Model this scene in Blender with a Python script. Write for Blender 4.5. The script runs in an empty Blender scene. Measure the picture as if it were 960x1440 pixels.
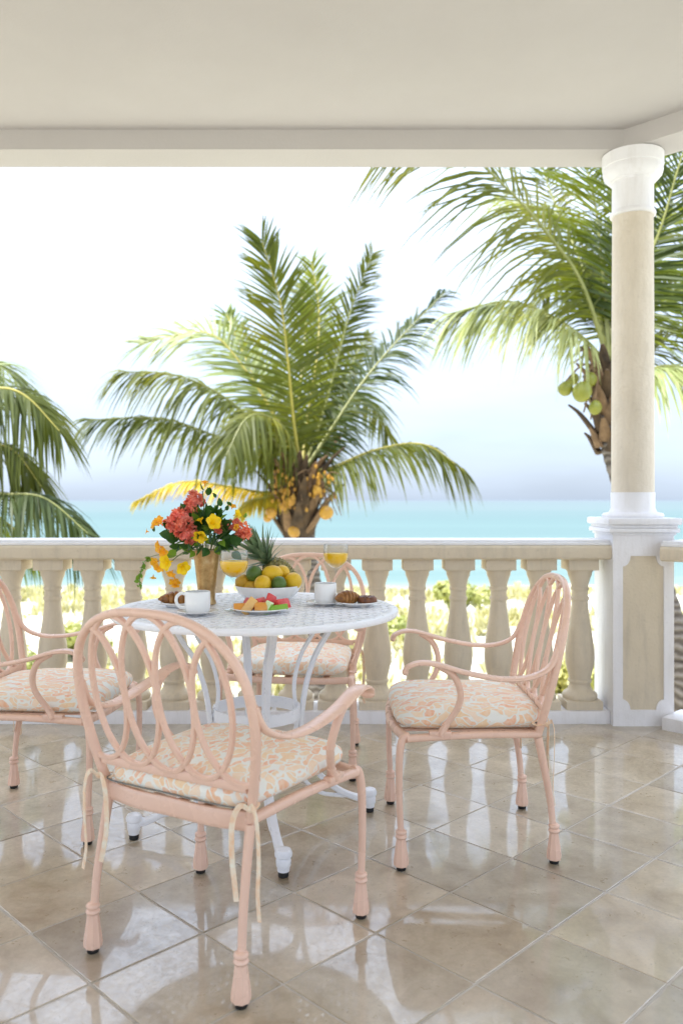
import bpy, bmesh, math, random
from mathutils import Vector, Matrix, Euler, noise
from mathutils.geometry import tessellate_polygon

R = math.radians
S = bpy.context.scene
COL = S.collection
H = 1.12                 # eye height above the terrace floor
F = 1160.0               # focal length in photo pixels (1440 high)

# ------------------------------------------------------------------ camera
cam_d = bpy.data.cameras.new('camera')
cam = bpy.data.objects.new('camera', cam_d); COL.objects.link(cam)
cam.location = (0, 0, H); cam.rotation_euler = (R(90), 0, 0)
cam_d.sensor_fit = 'VERTICAL'; cam_d.sensor_height = 36.0
cam_d.lens = 36.0*F/1440.0
cam_d.shift_y = -17.0/1440.0
cam_d.clip_start = 0.05; cam_d.clip_end = 60000
cam_d.dof.use_dof = True; cam_d.dof.focus_distance = 2.75; cam_d.dof.aperture_fstop = 2.8
S.camera = cam

# ------------------------------------------------------------------ world
SUN_EL, SUN_AZ = 58.0, 262.0          # degrees; azimuth from +Y clockwise: from the left along the shore
wd = bpy.data.worlds.new('World'); S.world = wd; wd.use_nodes = True
nt = wd.node_tree; nt.nodes.clear()
def wn(t, **k):
    n = nt.nodes.new(t)
    for a, b in k.items(): setattr(n, a, b)
    return n
sky = wn('ShaderNodeTexSky', sky_type='NISHITA', sun_disc=False, sun_elevation=R(SUN_EL), sun_rotation=R(SUN_AZ))
sky.air_density = 1.0; sky.dust_density = 2.0
tc = wn('ShaderNodeTexCoord')
sep = wn('ShaderNodeSeparateXYZ'); nt.links.new(tc.outputs['Generated'], sep.inputs[0])
lum = wn('ShaderNodeMapRange'); nt.links.new(sep.outputs['Z'], lum.inputs[0])     # overcast sky: zenith three times the horizon
lum.inputs[1].default_value = 0; lum.inputs[2].default_value = 1
lum.inputs[3].default_value = 2.35; lum.inputs[4].default_value = 11.5
mp = wn('ShaderNodeMapping'); mp.inputs['Scale'].default_value = (1.6, 1.6, 7.0)
nt.links.new(tc.outputs['Generated'], mp.inputs[0])
cn = wn('ShaderNodeTexNoise'); cn.inputs['Scale'].default_value = 1.7; cn.inputs['Detail'].default_value = 5; cn.inputs['Roughness'].default_value = 0.5
nt.links.new(mp.outputs[0], cn.inputs['Vector'])
cr = wn('ShaderNodeMapRange'); nt.links.new(cn.outputs['Fac'], cr.inputs[0])
cr.inputs[1].default_value = 0.3; cr.inputs[2].default_value = 0.7; cr.inputs[3].default_value = 0.86; cr.inputs[4].default_value = 1.12
ml = wn('ShaderNodeMath', operation='MULTIPLY'); nt.links.new(lum.outputs[0], ml.inputs[0]); nt.links.new(cr.outputs[0], ml.inputs[1])
ramp = wn('ShaderNodeValToRGB'); nt.links.new(sep.outputs['Z'], ramp.inputs[0])
ramp.color_ramp.elements[0].position = 0.0; ramp.color_ramp.elements[0].color = (0.70, 0.84, 1.05, 1)
ramp.color_ramp.elements[1].position = 0.4; ramp.color_ramp.elements[1].color = (0.765, 0.87, 1.07, 1)
vm = wn('ShaderNodeVectorMath', operation='SCALE'); nt.links.new(ramp.outputs[0], vm.inputs[0]); nt.links.new(ml.outputs[0], vm.inputs['Scale'])
mx = wn('ShaderNodeMix', data_type='RGBA'); mx.inputs[0].default_value = 0.86
nt.links.new(sky.outputs[0], mx.inputs[6]); nt.links.new(vm.outputs[0], mx.inputs[7])
bg = wn('ShaderNodeBackground'); bg.inputs['Strength'].default_value = 0.1
nt.links.new(mx.outputs[2], bg.inputs['Color'])
ow = wn('ShaderNodeOutputWorld'); nt.links.new(bg.outputs[0], ow.inputs[0])

# ------------------------------------------------------------------ sun
sd = bpy.data.lights.new('sun', 'SUN'); sd.energy = 3.0; sd.angle = R(4); sd.color = (1.0, 0.975, 0.94)
sun = bpy.data.objects.new('sun', sd); COL.objects.link(sun)
sv = Vector((math.sin(R(SUN_AZ))*math.cos(R(SUN_EL)), math.cos(R(SUN_AZ))*math.cos(R(SUN_EL)), math.sin(R(SUN_EL))))
sun.rotation_euler = sv.to_track_quat('Z', 'Y').to_euler()
sun.location = sv*30

S.view_settings.view_transform = 'Standard'; S.view_settings.look = 'None'
S.view_settings.exposure = 1.93; S.view_settings.gamma = 1.0
S.view_settings.use_curve_mapping = False
S.render.engine = 'CYCLES'
S.cycles.use_denoising = True
S.cycles.max_bounces = 7; S.cycles.diffuse_bounces = 4; S.cycles.transparent_max_bounces = 12

# ------------------------------------------------------------------ materials
class NT:
    def __init__(s, name):
        s.m = bpy.data.materials.new(name); s.m.use_nodes = True
        s.t = s.m.node_tree; s.b = s.t.nodes['Principled BSDF']; s.out = s.t.nodes['Material Output']
        s.tc = s.n('ShaderNodeTexCoord'); s.oi = s.n('ShaderNodeObjectInfo')
    def n(s, t, **k):
        x = s.t.nodes.new(t)
        for a, b in k.items(): setattr(x, a, b)
        return x
    def l(s, a, b): s.t.links.new(a, b)
    def noise(s, scale, detail=4, rough=0.5, vec=None, dist=0.0):
        x = s.n('ShaderNodeTexNoise'); x.inputs['Scale'].default_value = scale
        x.inputs['Detail'].default_value = detail; x.inputs['Roughness'].default_value = rough; x.inputs['Distortion'].default_value = dist
        s.l(vec or s.tc.outputs['Object'], x.inputs['Vector']); return x.outputs['Fac']
    def ramp(s, fac, stops, interp='LINEAR'):
        x = s.n('ShaderNodeValToRGB'); x.color_ramp.interpolation = interp; e = x.color_ramp.elements
        while len(e) < len(stops): e.new(0.5)
        for i, (p, c) in enumerate(stops):
            e[i].position = p; e[i].color = (c[0], c[1], c[2], 1)
        s.l(fac, x.inputs[0]); return x.outputs[0]
    def rng(s, fac, a, b, c, d):
        x = s.n('ShaderNodeMapRange')
        for i, v in enumerate((a, b, c, d)): x.inputs[i+1].default_value = v
        s.l(fac, x.inputs[0]); return x.outputs[0]
    def mix(s, fac, a, b, mode='MIX'):
        x = s.n('ShaderNodeMix', data_type='RGBA', blend_type=mode)
        for i, v in ((0, fac), (6, a), (7, b)):
            if isinstance(v, (int, float)): x.inputs[i].default_value = v
            elif isinstance(v, tuple): x.inputs[i].default_value = (v[0], v[1], v[2], 1)
            else: s.l(v, x.inputs[i])
        return x.outputs[2]
    def bump(s, fac, strength=0.2, dist=0.01):
        x = s.n('ShaderNodeBump'); x.inputs['Strength'].default_value = strength; x.inputs['Distance'].default_value = dist
        s.l(fac, x.inputs['Height']); s.l(x.outputs[0], s.b.inputs['Normal'])
    def set(s, **k):
        for a, v in k.items():
            i = s.b.inputs[a.replace('_', ' ')]
            if hasattr(v, 'is_output'): s.l(v, i)
            elif isinstance(v, tuple): i.default_value = (v[0], v[1], v[2], 1)
            else: i.default_value = v

def paint(name, c, c2=None, rough=0.5, nscale=6, bump=0.0, bscale=60, spec=0.5, var=0.08, wear=0.0):
    m = NT(name); c2 = c2 or tuple(x*(1-var) for x in c)
    m.set(Base_Color=m.ramp(m.noise(nscale, 5, 0.6), [(0.3, c2), (0.7, c)]), Roughness=m.rng(m.noise(nscale*3, 3), 0.3, 0.7, rough*0.85, min(1, rough*1.15)))
    if wear:
        ad = m.n('ShaderNodeVectorMath', operation='MULTIPLY_ADD'); cb = m.n('ShaderNodeCombineXYZ')
        for i in range(3): m.l(m.oi.outputs['Random'], cb.inputs[i])
        ad.inputs[1].default_value = (23.0, 31.0, 17.0); m.l(cb.outputs[0], ad.inputs[0]); m.l(m.tc.outputs['Object'], ad.inputs[2])
        mpp = m.n('ShaderNodeMapping'); mpp.inputs['Scale'].default_value = (1, 1, 0.16); m.l(ad.outputs[0], mpp.inputs[0])
        src = m.b.inputs['Base Color'].links[0].from_socket
        st_ = m.mix(m.rng(m.noise(26, 5, 0.65, mpp.outputs[0]), 0.48, 0.72, 0, wear), src, (0.42, 0.37, 0.30))
        st_ = m.mix(m.rng(m.noise(55, 4, 0.7, ad.outputs[0]), 0.60, 0.72, 0, wear*0.8), st_, (0.34, 0.29, 0.22))
        tn = m.ramp(m.oi.outputs['Random'], [(0, (0.95, 0.95, 0.95)), (1, (1.03, 1.02, 1.01))]); m.set(Base_Color=m.mix(1.0, st_, tn, 'MULTIPLY'))
    m.b.inputs['Specular IOR Level'].default_value = spec
    if bump: m.bump(m.noise(bscale, 4, 0.6), bump, 0.01)
    return m.m

M = {}
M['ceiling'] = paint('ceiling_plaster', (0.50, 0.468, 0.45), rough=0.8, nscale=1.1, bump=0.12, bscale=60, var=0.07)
M['white_wall'] = paint('white_wall_paint', (0.80, 0.79, 0.78), rough=0.7, nscale=2, bump=0.1, var=0.05)
M['white'] = paint('white_stucco_paint', (0.86, 0.85, 0.87), rough=0.55, nscale=5, bump=0.18, bscale=80, var=0.05, wear=0.16)
M['beige'] = paint('beige_cast_stone', (0.74, 0.645, 0.495), (0.69, 0.595, 0.45), rough=0.7, nscale=7, bump=0.25, bscale=70, wear=0.30)
M['beige_rough'] = paint('beige_textured_stucco', (0.72, 0.65, 0.545), (0.65, 0.58, 0.475), rough=0.8, nscale=5, bump=0.6, bscale=45, wear=0.22)
M['cap'] = paint('white_rail_cap', (0.87, 0.86, 0.87), (0.80, 0.78, 0.78), rough=0.45, nscale=9, bump=0.1)
M['peach'] = paint('peach_enamel', (0.84, 0.57, 0.44), (0.80, 0.525, 0.395), rough=0.28, nscale=5)
M['table_white'] = paint('white_enamel', (0.88, 0.885, 0.91), rough=0.3, nscale=12, var=0.03)
M['rubber'] = paint('black_rubber', (0.012, 0.012, 0.012), rough=0.55)
M['porcelain'] = paint('white_porcelain', (0.86, 0.86, 0.85), rough=0.12, var=0.01)
M['trunk_gray'] = None

def mat_tile():
    m = NT('polished_limestone')
    add = m.n('ShaderNodeVectorMath', operation='ADD'); sc = m.n('ShaderNodeVectorMath', operation='SCALE')
    cmb = m.n('ShaderNodeCombineXYZ')
    for i in range(3): m.l(m.oi.outputs['Random'], cmb.inputs[i])
    m.l(cmb.outputs[0], sc.inputs[0]); sc.inputs['Scale'].default_value = 37.0
    m.l(m.tc.outputs['Object'], add.inputs[0]); m.l(sc.outputs[0], add.inputs[1])
    v = add.outputs[0]
    a = m.noise(5.5, 8, 0.62, v, 0.6); b = m.noise(26, 6, 0.7, v, 0.3); c = m.noise(150, 3, 0.6, v)
    col = m.ramp(a, [(0.30, (0.29, 0.225, 0.145)), (0.48, (0.425, 0.355, 0.255)), (0.70, (0.56, 0.49, 0.38))])
    col = m.mix(m.rng(b, 0.45, 0.75, 0.0, 0.5), col, (0.34, 0.275, 0.185))
    tint = m.ramp(m.oi.outputs['Random'], [(0.0, (0.84, 0.83, 0.82)), (0.5, (1.02, 1.0, 0.96)), (1.0, (1.14, 1.10, 1.05))])
    col = m.mix(1.0, col, tint, 'MULTIPLY')
    pit = m.n('ShaderNodeTexVoronoi'); pit.inputs['Scale'].default_value = 85; m.l(v, pit.inputs['Vector'])
    patch = m.noise(9, 3, 0.5, v)
    pm = m.n('ShaderNodeMath', operation='MULTIPLY')
    m.l(m.rng(pit.outputs['Distance'], 0.06, 0.24, 0.75, 0.0), pm.inputs[0]); m.l(m.rng(patch, 0.54, 0.70, 0.0, 1.0), pm.inputs[1])
    col = m.mix(pm.outputs[0], col, (0.15, 0.115, 0.08))
    m.set(Base_Color=col)
    r = m.rng(b, 0.35, 0.7, 0.27, 0.42); r2 = m.n('ShaderNodeMath', operation='ADD')
    m.l(r, r2.inputs[0]); m.l(m.rng(pm.outputs[0], 0, 1, 0, 0.4), r2.inputs[1])
    m.set(Roughness=r2.outputs[0]); m.b.inputs['Specular IOR Level'].default_value = 1.0
    sp_ = m.noise(70, 4, 0.75, v); m.set(Coat_Weight=m.rng(sp_, 0.40, 0.60, 1.0, 0.5), Coat_Roughness=m.rng(m.noise(7, 4, 0.6, v), 0.35, 0.7, 0.03, 0.085)); m.b.inputs['Coat IOR'].default_value = 1.75
    hh = m.n('ShaderNodeMath', operation='SUBTRACT'); m.l(m.rng(c, 0.3, 0.7, 0, 0.12), hh.inputs[0]); m.l(pm.outputs[0], hh.inputs[1])
    m.bump(hh.outputs[0], 0.22, 0.002)
    return m.m
M['tile'] = mat_tile()
M['grout'] = paint('pale_grout', (0.60, 0.56, 0.51), (0.44, 0.40, 0.35), rough=0.9, nscale=8, bump=0.3)

def mat_fabric():
    m = NT('peach_leaf_print_fabric')
    nz = m.n('ShaderNodeTexNoise'); nz.inputs['Scale'].default_value = 9; nz.inputs['Detail'].default_value = 2
    m.l(m.tc.outputs['Object'], nz.inputs['Vector'])
    sub = m.n('ShaderNodeVectorMath', operation='SUBTRACT'); m.l(nz.outputs['Color'], sub.inputs[0]); sub.inputs[1].default_value = (0.5, 0.5, 0.5)
    scl = m.n('ShaderNodeVectorMath', operation='SCALE'); m.l(sub.outputs[0], scl.inputs[0]); scl.inputs['Scale'].default_value = 0.13
    add = m.n('ShaderNodeVectorMath', operation='ADD'); m.l(m.tc.outputs['Object'], add.inputs[0]); m.l(scl.outputs[0], add.inputs[1])
    mp = m.n('ShaderNodeMapping'); mp.inputs['Scale'].default_value = (1.0, 0.42, 0.8); mp.inputs['Rotation'].default_value = (0, 0, 0.6)
    m.l(add.outputs[0], mp.inputs[0])
    ve = m.n('ShaderNodeTexVoronoi', feature='DISTANCE_TO_EDGE'); ve.inputs['Scale'].default_value = 46
    vc = m.n('ShaderNodeTexVoronoi', feature='F1'); vc.inputs['Scale'].default_value = 46
    m.l(mp.outputs[0], ve.inputs['Vector']); m.l(mp.outputs[0], vc.inputs['Vector'])
    sc = m.n('ShaderNodeSeparateColor'); m.l(vc.outputs['Color'], sc.inputs[0])
    leafc = m.ramp(sc.outputs['Red'], [(0.0, (0.86, 0.46, 0.28)), (0.4, (0.88, 0.55, 0.33)), (0.7, (0.88, 0.64, 0.38)), (1.0, (0.90, 0.70, 0.52))])
    leafc = m.mix(m.rng(m.noise(90, 3), 0.4, 0.65, 0, 0.45), leafc, (0.90, 0.78, 0.64))
    on = m.rng(ve.outputs['Distance'], 0.05, 0.085, 0, 1)
    keep = m.rng(sc.outputs['Green'], 0.10, 0.13, 0.0, 1.0)
    mm = m.n('ShaderNodeMath', operation='MULTIPLY'); m.l(on, mm.inputs[0]); m.l(keep, mm.inputs[1])
    col = m.mix(mm.outputs[0], (0.84, 0.82, 0.75), leafc)
    m.set(Base_Color=col, Roughness=0.85); m.b.inputs['Sheen Weight'].default_value = 0.15
    ha = m.n('ShaderNodeMath', operation='MULTIPLY_ADD'); m.l(m.noise(16, 4, 0.6), ha.inputs[0]); ha.inputs[1].default_value = 3.0; m.l(m.noise(420, 2), ha.inputs[2]); m.bump(ha.outputs[0], 0.25, 0.003)
    return m.m
M['fabric'] = mat_fabric()
M['ribbon'] = paint('striped_tie_ribbon', (0.86, 0.82, 0.68), (0.85, 0.52, 0.30), rough=0.85, nscale=38)
M['seam'] = paint('grey_zip_seam', (0.20, 0.20, 0.18), rough=0.7)

def mat_leaf(name, c1, c2, c3, trans=0.35, scale=3.0, rough=0.45):
    m = NT(name)
    col = m.ramp(m.noise(scale, 4, 0.6), [(0.30, c1), (0.52, c2), (0.74, c3)])
    tint = m.ramp(m.oi.outputs['Random'], [(0, (0.85, 0.9, 0.8)), (1, (1.1, 1.05, 1.0))])
    col = m.mix(1.0, col, tint, 'MULTIPLY')
    m.set(Base_Color=col, Roughness=rough); m.b.inputs['Specular IOR Level'].default_value = 0.3
    tr = m.n('ShaderNodeBsdfTranslucent'); m.l(m.mix(1.0, col, (1.6, 1.5, 0.6), 'MULTIPLY'), tr.inputs['Color'])
    ms = m.n('ShaderNodeMixShader'); ms.inputs[0].default_value = trans
    m.l(m.b.outputs[0], ms.inputs[1]); m.l(tr.outputs[0], ms.inputs[2]); m.l(ms.outputs[0], m.out.inputs[0])
    return m.m
M['frond'] = mat_leaf('palm_leaf_green', (0.050, 0.068, 0.010), (0.105, 0.122, 0.016), (0.21, 0.20, 0.028), 0.42, scale=0.8, rough=0.55)
M['frond_dark'] = mat_leaf('palm_leaf_deep_green', (0.022, 0.038, 0.008), (0.044, 0.066, 0.011), (0.09, 0.11, 0.016), 0.3, scale=0.9, rough=0.55)
M['frond_lime'] = mat_leaf('palm_leaf_lime', (0.09, 0.13, 0.012), (0.17, 0.205, 0.018), (0.28, 0.29, 0.03), 0.45, scale=0.9, rough=0.55)
M['frond_yellow'] = mat_leaf('palm_leaf_yellow', (0.20, 0.19, 0.02), (0.46, 0.36, 0.03), (0.62, 0.47, 0.05), 0.35, scale=0.9)
M['frond_pale'] = mat_leaf('palm_leaf_pale', (0.14, 0.18, 0.06), (0.26, 0.29, 0.12), (0.40, 0.41, 0.22), 0.25, scale=0.9)
M['rachis'] = paint('palm_rachis', (0.27, 0.27, 0.08), (0.18, 0.19, 0.04), rough=0.5)
M['rachis_y'] = paint('palm_rachis_yellow', (0.44, 0.36, 0.06), (0.32, 0.28, 0.05), rough=0.5)
M['boot'] = paint('palm_leaf_base', (0.12, 0.072, 0.032), (0.035, 0.022, 0.012), rough=0.85, nscale=5, bump=0.5)
M['husk'] = paint('dry_palm_husk', (0.27, 0.165, 0.08), (0.12, 0.068, 0.032), rough=0.85, nscale=8, bump=0.4)
M['coco_orange'] = paint('orange_coconut', (0.50, 0.27, 0.025), (0.36, 0.17, 0.018), rough=0.4, nscale=6)
M['coco_green'] = paint('green_coconut', (0.27, 0.27, 0.025), (0.19, 0.20, 0.02), rough=0.4, nscale=6)
def mat_trunk():
    m = NT('ringed_palm_bark')
    w = m.n('ShaderNodeTexWave', wave_type='BANDS', bands_direction='Z'); w.inputs['Scale'].default_value = 3.2
    w.inputs['Distortion'].default_value = 7; w.inputs['Detail'].default_value = 4; m.l(m.tc.outputs['Object'], w.inputs['Vector'])
    c = m.ramp(w.outputs['Fac'], [(0.1, (0.07, 0.055, 0.042)), (0.5, (0.15, 0.125, 0.10)), (1, (0.23, 0.20, 0.17))])
    c = m.mix(m.rng(m.noise(14, 5, 0.7), 0.4, 0.7, 0, 0.6), c, (0.12, 0.09, 0.065))
    m.set(Base_Color=c, Roughness=0.9); m.bump(w.outputs['Fac'], 0.5, 0.03)
    return m.m
M['bark'] = mat_trunk()
def mat_sand():
    m = NT('pale_dune_sand')
    c = m.ramp(m.noise(0.9, 6, 0.6), [(0.3, (0.42, 0.395, 0.33)), (0.6, (0.54, 0.525, 0.48)), (0.8, (0.58, 0.57, 0.53))])
    c = m.mix(m.rng(m.noise(0.45, 5, 0.65), 0.38, 0.56, 0, 0.75), c, m.ramp(m.noise(2.5, 5, 0.7), [(0.3, (0.36, 0.355, 0.22)), (0.7, (0.47, 0.46, 0.31))]))
    m.set(Base_Color=c, Roughness=0.95); m.bump(m.noise(3.5, 6, 0.7), 0.6, 0.08)
    return m.m
M['sand'] = mat_sand()
def mat_sea():
    m = NT('turquoise_sea')
    g = m.n('ShaderNodeNewGeometry'); sp = m.n('ShaderNodeSeparateXYZ'); m.l(g.outputs['Position'], sp.inputs[0])
    lg = m.n('ShaderNodeMath', operation='LOGARITHM'); lg.inputs[1].default_value = 10; m.l(sp.outputs['Y'], lg.inputs[0])
    mpv = m.n('ShaderNodeMapping'); mpv.inputs['Scale'].default_value = (0.002, 0.02, 1); m.l(g.outputs['Position'], mpv.inputs[0])
    nn = m.noise(1.0, 5, 0.6, mpv.outputs[0])
    ad = m.n('ShaderNodeMath', operation='ADD'); m.l(lg.outputs[0], ad.inputs[0]); m.l(m.rng(nn, 0.25, 0.75, -0.28, 0.28), ad.inputs[1])
    x = m.rng(ad.outputs[0], 1.75, 4.0, 0, 1)
    c = m.ramp(x, [(0.0, (0.20, 0.235, 0.215)), (0.08, (0.088, 0.145, 0.138)), (0.30, (0.075, 0.124, 0.122)), (0.45, (0.094, 0.130, 0.130)), (0.62, (0.092, 0.126, 0.128)), (0.85, (0.100, 0.124, 0.132)), (1.0, (0.088, 0.108, 0.128))])
    m.set(Base_Color=c, Roughness=0.6); m.b.inputs['Specular IOR Level'].default_value = 0.12
    m.bump(m.noise(0.6, 6, 0.7), 0.3, 0.15)
    return m.m
M['sea'] = mat_sea()
M['scrub'] = mat_leaf('dune_scrub_leaf', (0.27, 0.26, 0.14), (0.42, 0.40, 0.23), (0.50, 0.48, 0.33), 0.18, scale=0.35)
M['shrub'] = mat_leaf('shrub_leaf', (0.26, 0.28, 0.10), (0.38, 0.39, 0.15), (0.47, 0.46, 0.22), 0.3, scale=1.2)
M['leaf'] = mat_leaf('bouquet_leaf', (0.02, 0.065, 0.014), (0.04, 0.115, 0.022), (0.085, 0.19, 0.035), 0.22, scale=12)
M['leaf_light'] = mat_leaf('bouquet_young_leaf', (0.10, 0.22, 0.03), (0.17, 0.30, 0.04), (0.26, 0.38, 0.06), 0.35, scale=12)
M['coral'] = mat_leaf('coral_bract', (0.68, 0.16, 0.14), (0.80, 0.25, 0.22), (0.88, 0.38, 0.34), 0.3, scale=30)
M['pink'] = mat_leaf('pink_bract', (0.78, 0.20, 0.15), (0.88, 0.30, 0.23), (0.93, 0.42, 0.32), 0.3, scale=30)
M['lily'] = mat_leaf('yellow_petal', (0.78, 0.52, 0.01), (0.90, 0.66, 0.015), (0.95, 0.76, 0.04), 0.3, scale=25)
M['orange_petal'] = mat_leaf('orange_petal', (0.76, 0.34, 0.02), (0.86, 0.46, 0.04), (0.90, 0.58, 0.08), 0.3, scale=30)
M['stem'] = paint('green_stem', (0.13, 0.19, 0.05), rough=0.6)
M['pine_leaf'] = mat_leaf('pineapple_leaf', (0.11, 0.17, 0.10), (0.18, 0.26, 0.16), (0.28, 0.35, 0.25), 0.12, scale=25)
M['lemon'] = paint('lemon_rind', (0.83, 0.56, 0.02), (0.76, 0.45, 0.012), rough=0.38, nscale=14, bump=0.3, bscale=220)
M['lemon_deep'] = paint('ripe_lemon_rind', (0.74, 0.44, 0.03), (0.60, 0.33, 0.03), rough=0.4, nscale=20, bump=0.3, bscale=220)
M['lime'] = paint('lime_rind', (0.12, 0.21, 0.025), (0.055, 0.12, 0.02), rough=0.35, nscale=14, bump=0.3, bscale=220)
M['cantaloupe'] = paint('cantaloupe_flesh', (0.85, 0.40, 0.08), (0.78, 0.32, 0.05), rough=0.35, nscale=30, bump=0.15, bscale=150)
M['cantaloupe_l'] = paint('pale_cantaloupe_flesh', (0.88, 0.56, 0.20), (0.82, 0.47, 0.15), rough=0.35, nscale=30, bump=0.15, bscale=150)
M['melon_red'] = paint('watermelon_flesh', (0.75, 0.07, 0.06), (0.66, 0.05, 0.045), rough=0.3, nscale=40, bump=0.25, bscale=170)
M['honeydew'] = paint('honeydew_flesh', (0.70, 0.80, 0.45), (0.55, 0.72, 0.30), rough=0.3, nscale=30)
M['rind'] = paint('green_rind', (0.30, 0.55, 0.06), (0.24, 0.46, 0.05), rough=0.4)
M['pale_rind'] = paint('pale_melon_rind', (0.80, 0.76, 0.60), rough=0.4)
def mat_bake(name, a, b, c):
    m = NT(name)
    m.set(Base_Color=m.ramp(m.noise(26, 6, 0.65, None, 0.5), [(0.30, a), (0.5, b), (0.72, c)]), Roughness=m.rng(m.noise(60, 3), 0.3, 0.7, 0.25, 0.5))
    m.bump(m.noise(140, 4, 0.6), 0.35, 0.004); return m.m
M['croissant'] = mat_bake('baked_croissant', (0.13, 0.045, 0.012), (0.34, 0.145, 0.035), (0.58, 0.31, 0.10))
M['pastry'] = mat_bake('glazed_dark_pastry', (0.05, 0.016, 0.008), (0.15, 0.052, 0.022), (0.32, 0.13, 0.055))
def mat_vase():
    m = NT('hammered_bronze')
    v = m.n('ShaderNodeTexVoronoi'); v.inputs['Scale'].default_value = 110; m.l(m.tc.outputs['Object'], v.inputs['Vector'])
    m.set(Base_Color=m.ramp(m.noise(22, 5, 0.65), [(0.3, (0.30, 0.17, 0.06)), (0.55, (0.50, 0.33, 0.14)), (0.75, (0.70, 0.55, 0.33))]), Metallic=0.75, Roughness=m.rng(m.noise(40, 4), 0.3, 0.7, 0.25, 0.5))
    m.bump(v.outputs['Distance'], 0.2, 0.002); return m.m
M['bronze'] = mat_vase()
def mat_glass():
    m = NT('clear_thin_glass'); m.t.nodes.remove(m.b)
    tr = m.n('ShaderNodeBsdfTransparent'); tr.inputs[0].default_value = (0.965, 0.975, 0.975, 1)
    gl = m.n('ShaderNodeBsdfGlossy'); gl.inputs['Roughness'].default_value = 0.02
    lw = m.n('ShaderNodeLayerWeight'); lw.inputs[0].default_value = 0.5; pw_ = m.n('ShaderNodeMath', operation='POWER'); m.l(lw.outputs['Facing'], pw_.inputs[0]); pw_.inputs[1].default_value = 3.0
    fo_ = m.rng(pw_.outputs[0], 0, 1, 0.045, 0.9)
    ms = m.n('ShaderNodeMixShader'); m.l(fo_, ms.inputs[0]); m.l(tr.outputs[0], ms.inputs[1]); m.l(gl.outputs[0], ms.inputs[2]); m.l(ms.outputs[0], m.out.inputs[0])
    return m.m
M['glass'] = mat_glass()
def mat_juice():
    m = NT('orange_juice'); m.set(Base_Color=m.ramp(m.noise(20, 3), [(0.3, (0.92, 0.50, 0.004)), (0.7, (0.94, 0.58, 0.008))]), Roughness=0.25)
    return m.m
M['juice'] = mat_juice()
def mat_pine():
    m = NT('pineapple_skin')
    m.set(Base_Color=m.ramp(m.noise(60, 4, 0.6), [(0.3, (0.12, 0.09, 0.03)), (0.5, (0.27, 0.24, 0.07)), (0.72, (0.46, 0.36, 0.13))]), Roughness=0.55)
    return m.m
M['pine_skin'] = mat_pine()
M['coffee'] = paint('black_coffee', (0.02, 0.008, 0.003), rough=0.1)

# ------------------------------------------------------------------ mesh helpers
def link(o, parent=None):
    COL.objects.link(o)
    if parent is not None: o.parent = parent
    return o
def tag(o, label=None, cat=None, group=None, kind=None):
    for k, v in (('label', label), ('category', cat), ('group', group), ('kind', kind)):
        if v: o[k] = v
    return o
def empty(name, loc=(0, 0, 0), rz=0, **k):
    o = bpy.data.objects.new(name, None); link(o); o.location = loc; o.rotation_euler = (0, 0, rz)
    o.empty_display_size = 0.1
    return tag(o, **k)
def cr(pts, n=8):
    """Catmull-Rom through the points"""
    pts = [Vector(p) for p in pts]
    if len(pts) < 3: return [pts[0].lerp(pts[-1], i/n) for i in range(n+1)]
    out = []
    for i in range(len(pts)-1):
        p0 = pts[i-1] if i else pts[0]*2-pts[1]
        p1, p2 = pts[i], pts[i+1]
        p3 = pts[i+2] if i+2 < len(pts) else pts[-1]*2-pts[-2]
        for j in range(n):
            t = j/n
            out.append(0.5*((2*p1)+(p2-p0)*t+(2*p0-5*p1+4*p2-p3)*t*t+(3*p1-p0-3*p2+p3)*t**3))
    out.append(pts[-1]); return out
def lerpl(vals, t):
    x = t*(len(vals)-1); i = min(int(x), len(vals)-2); f = x-i
    return vals[i]*(1-f)+vals[i+1]*f

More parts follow.
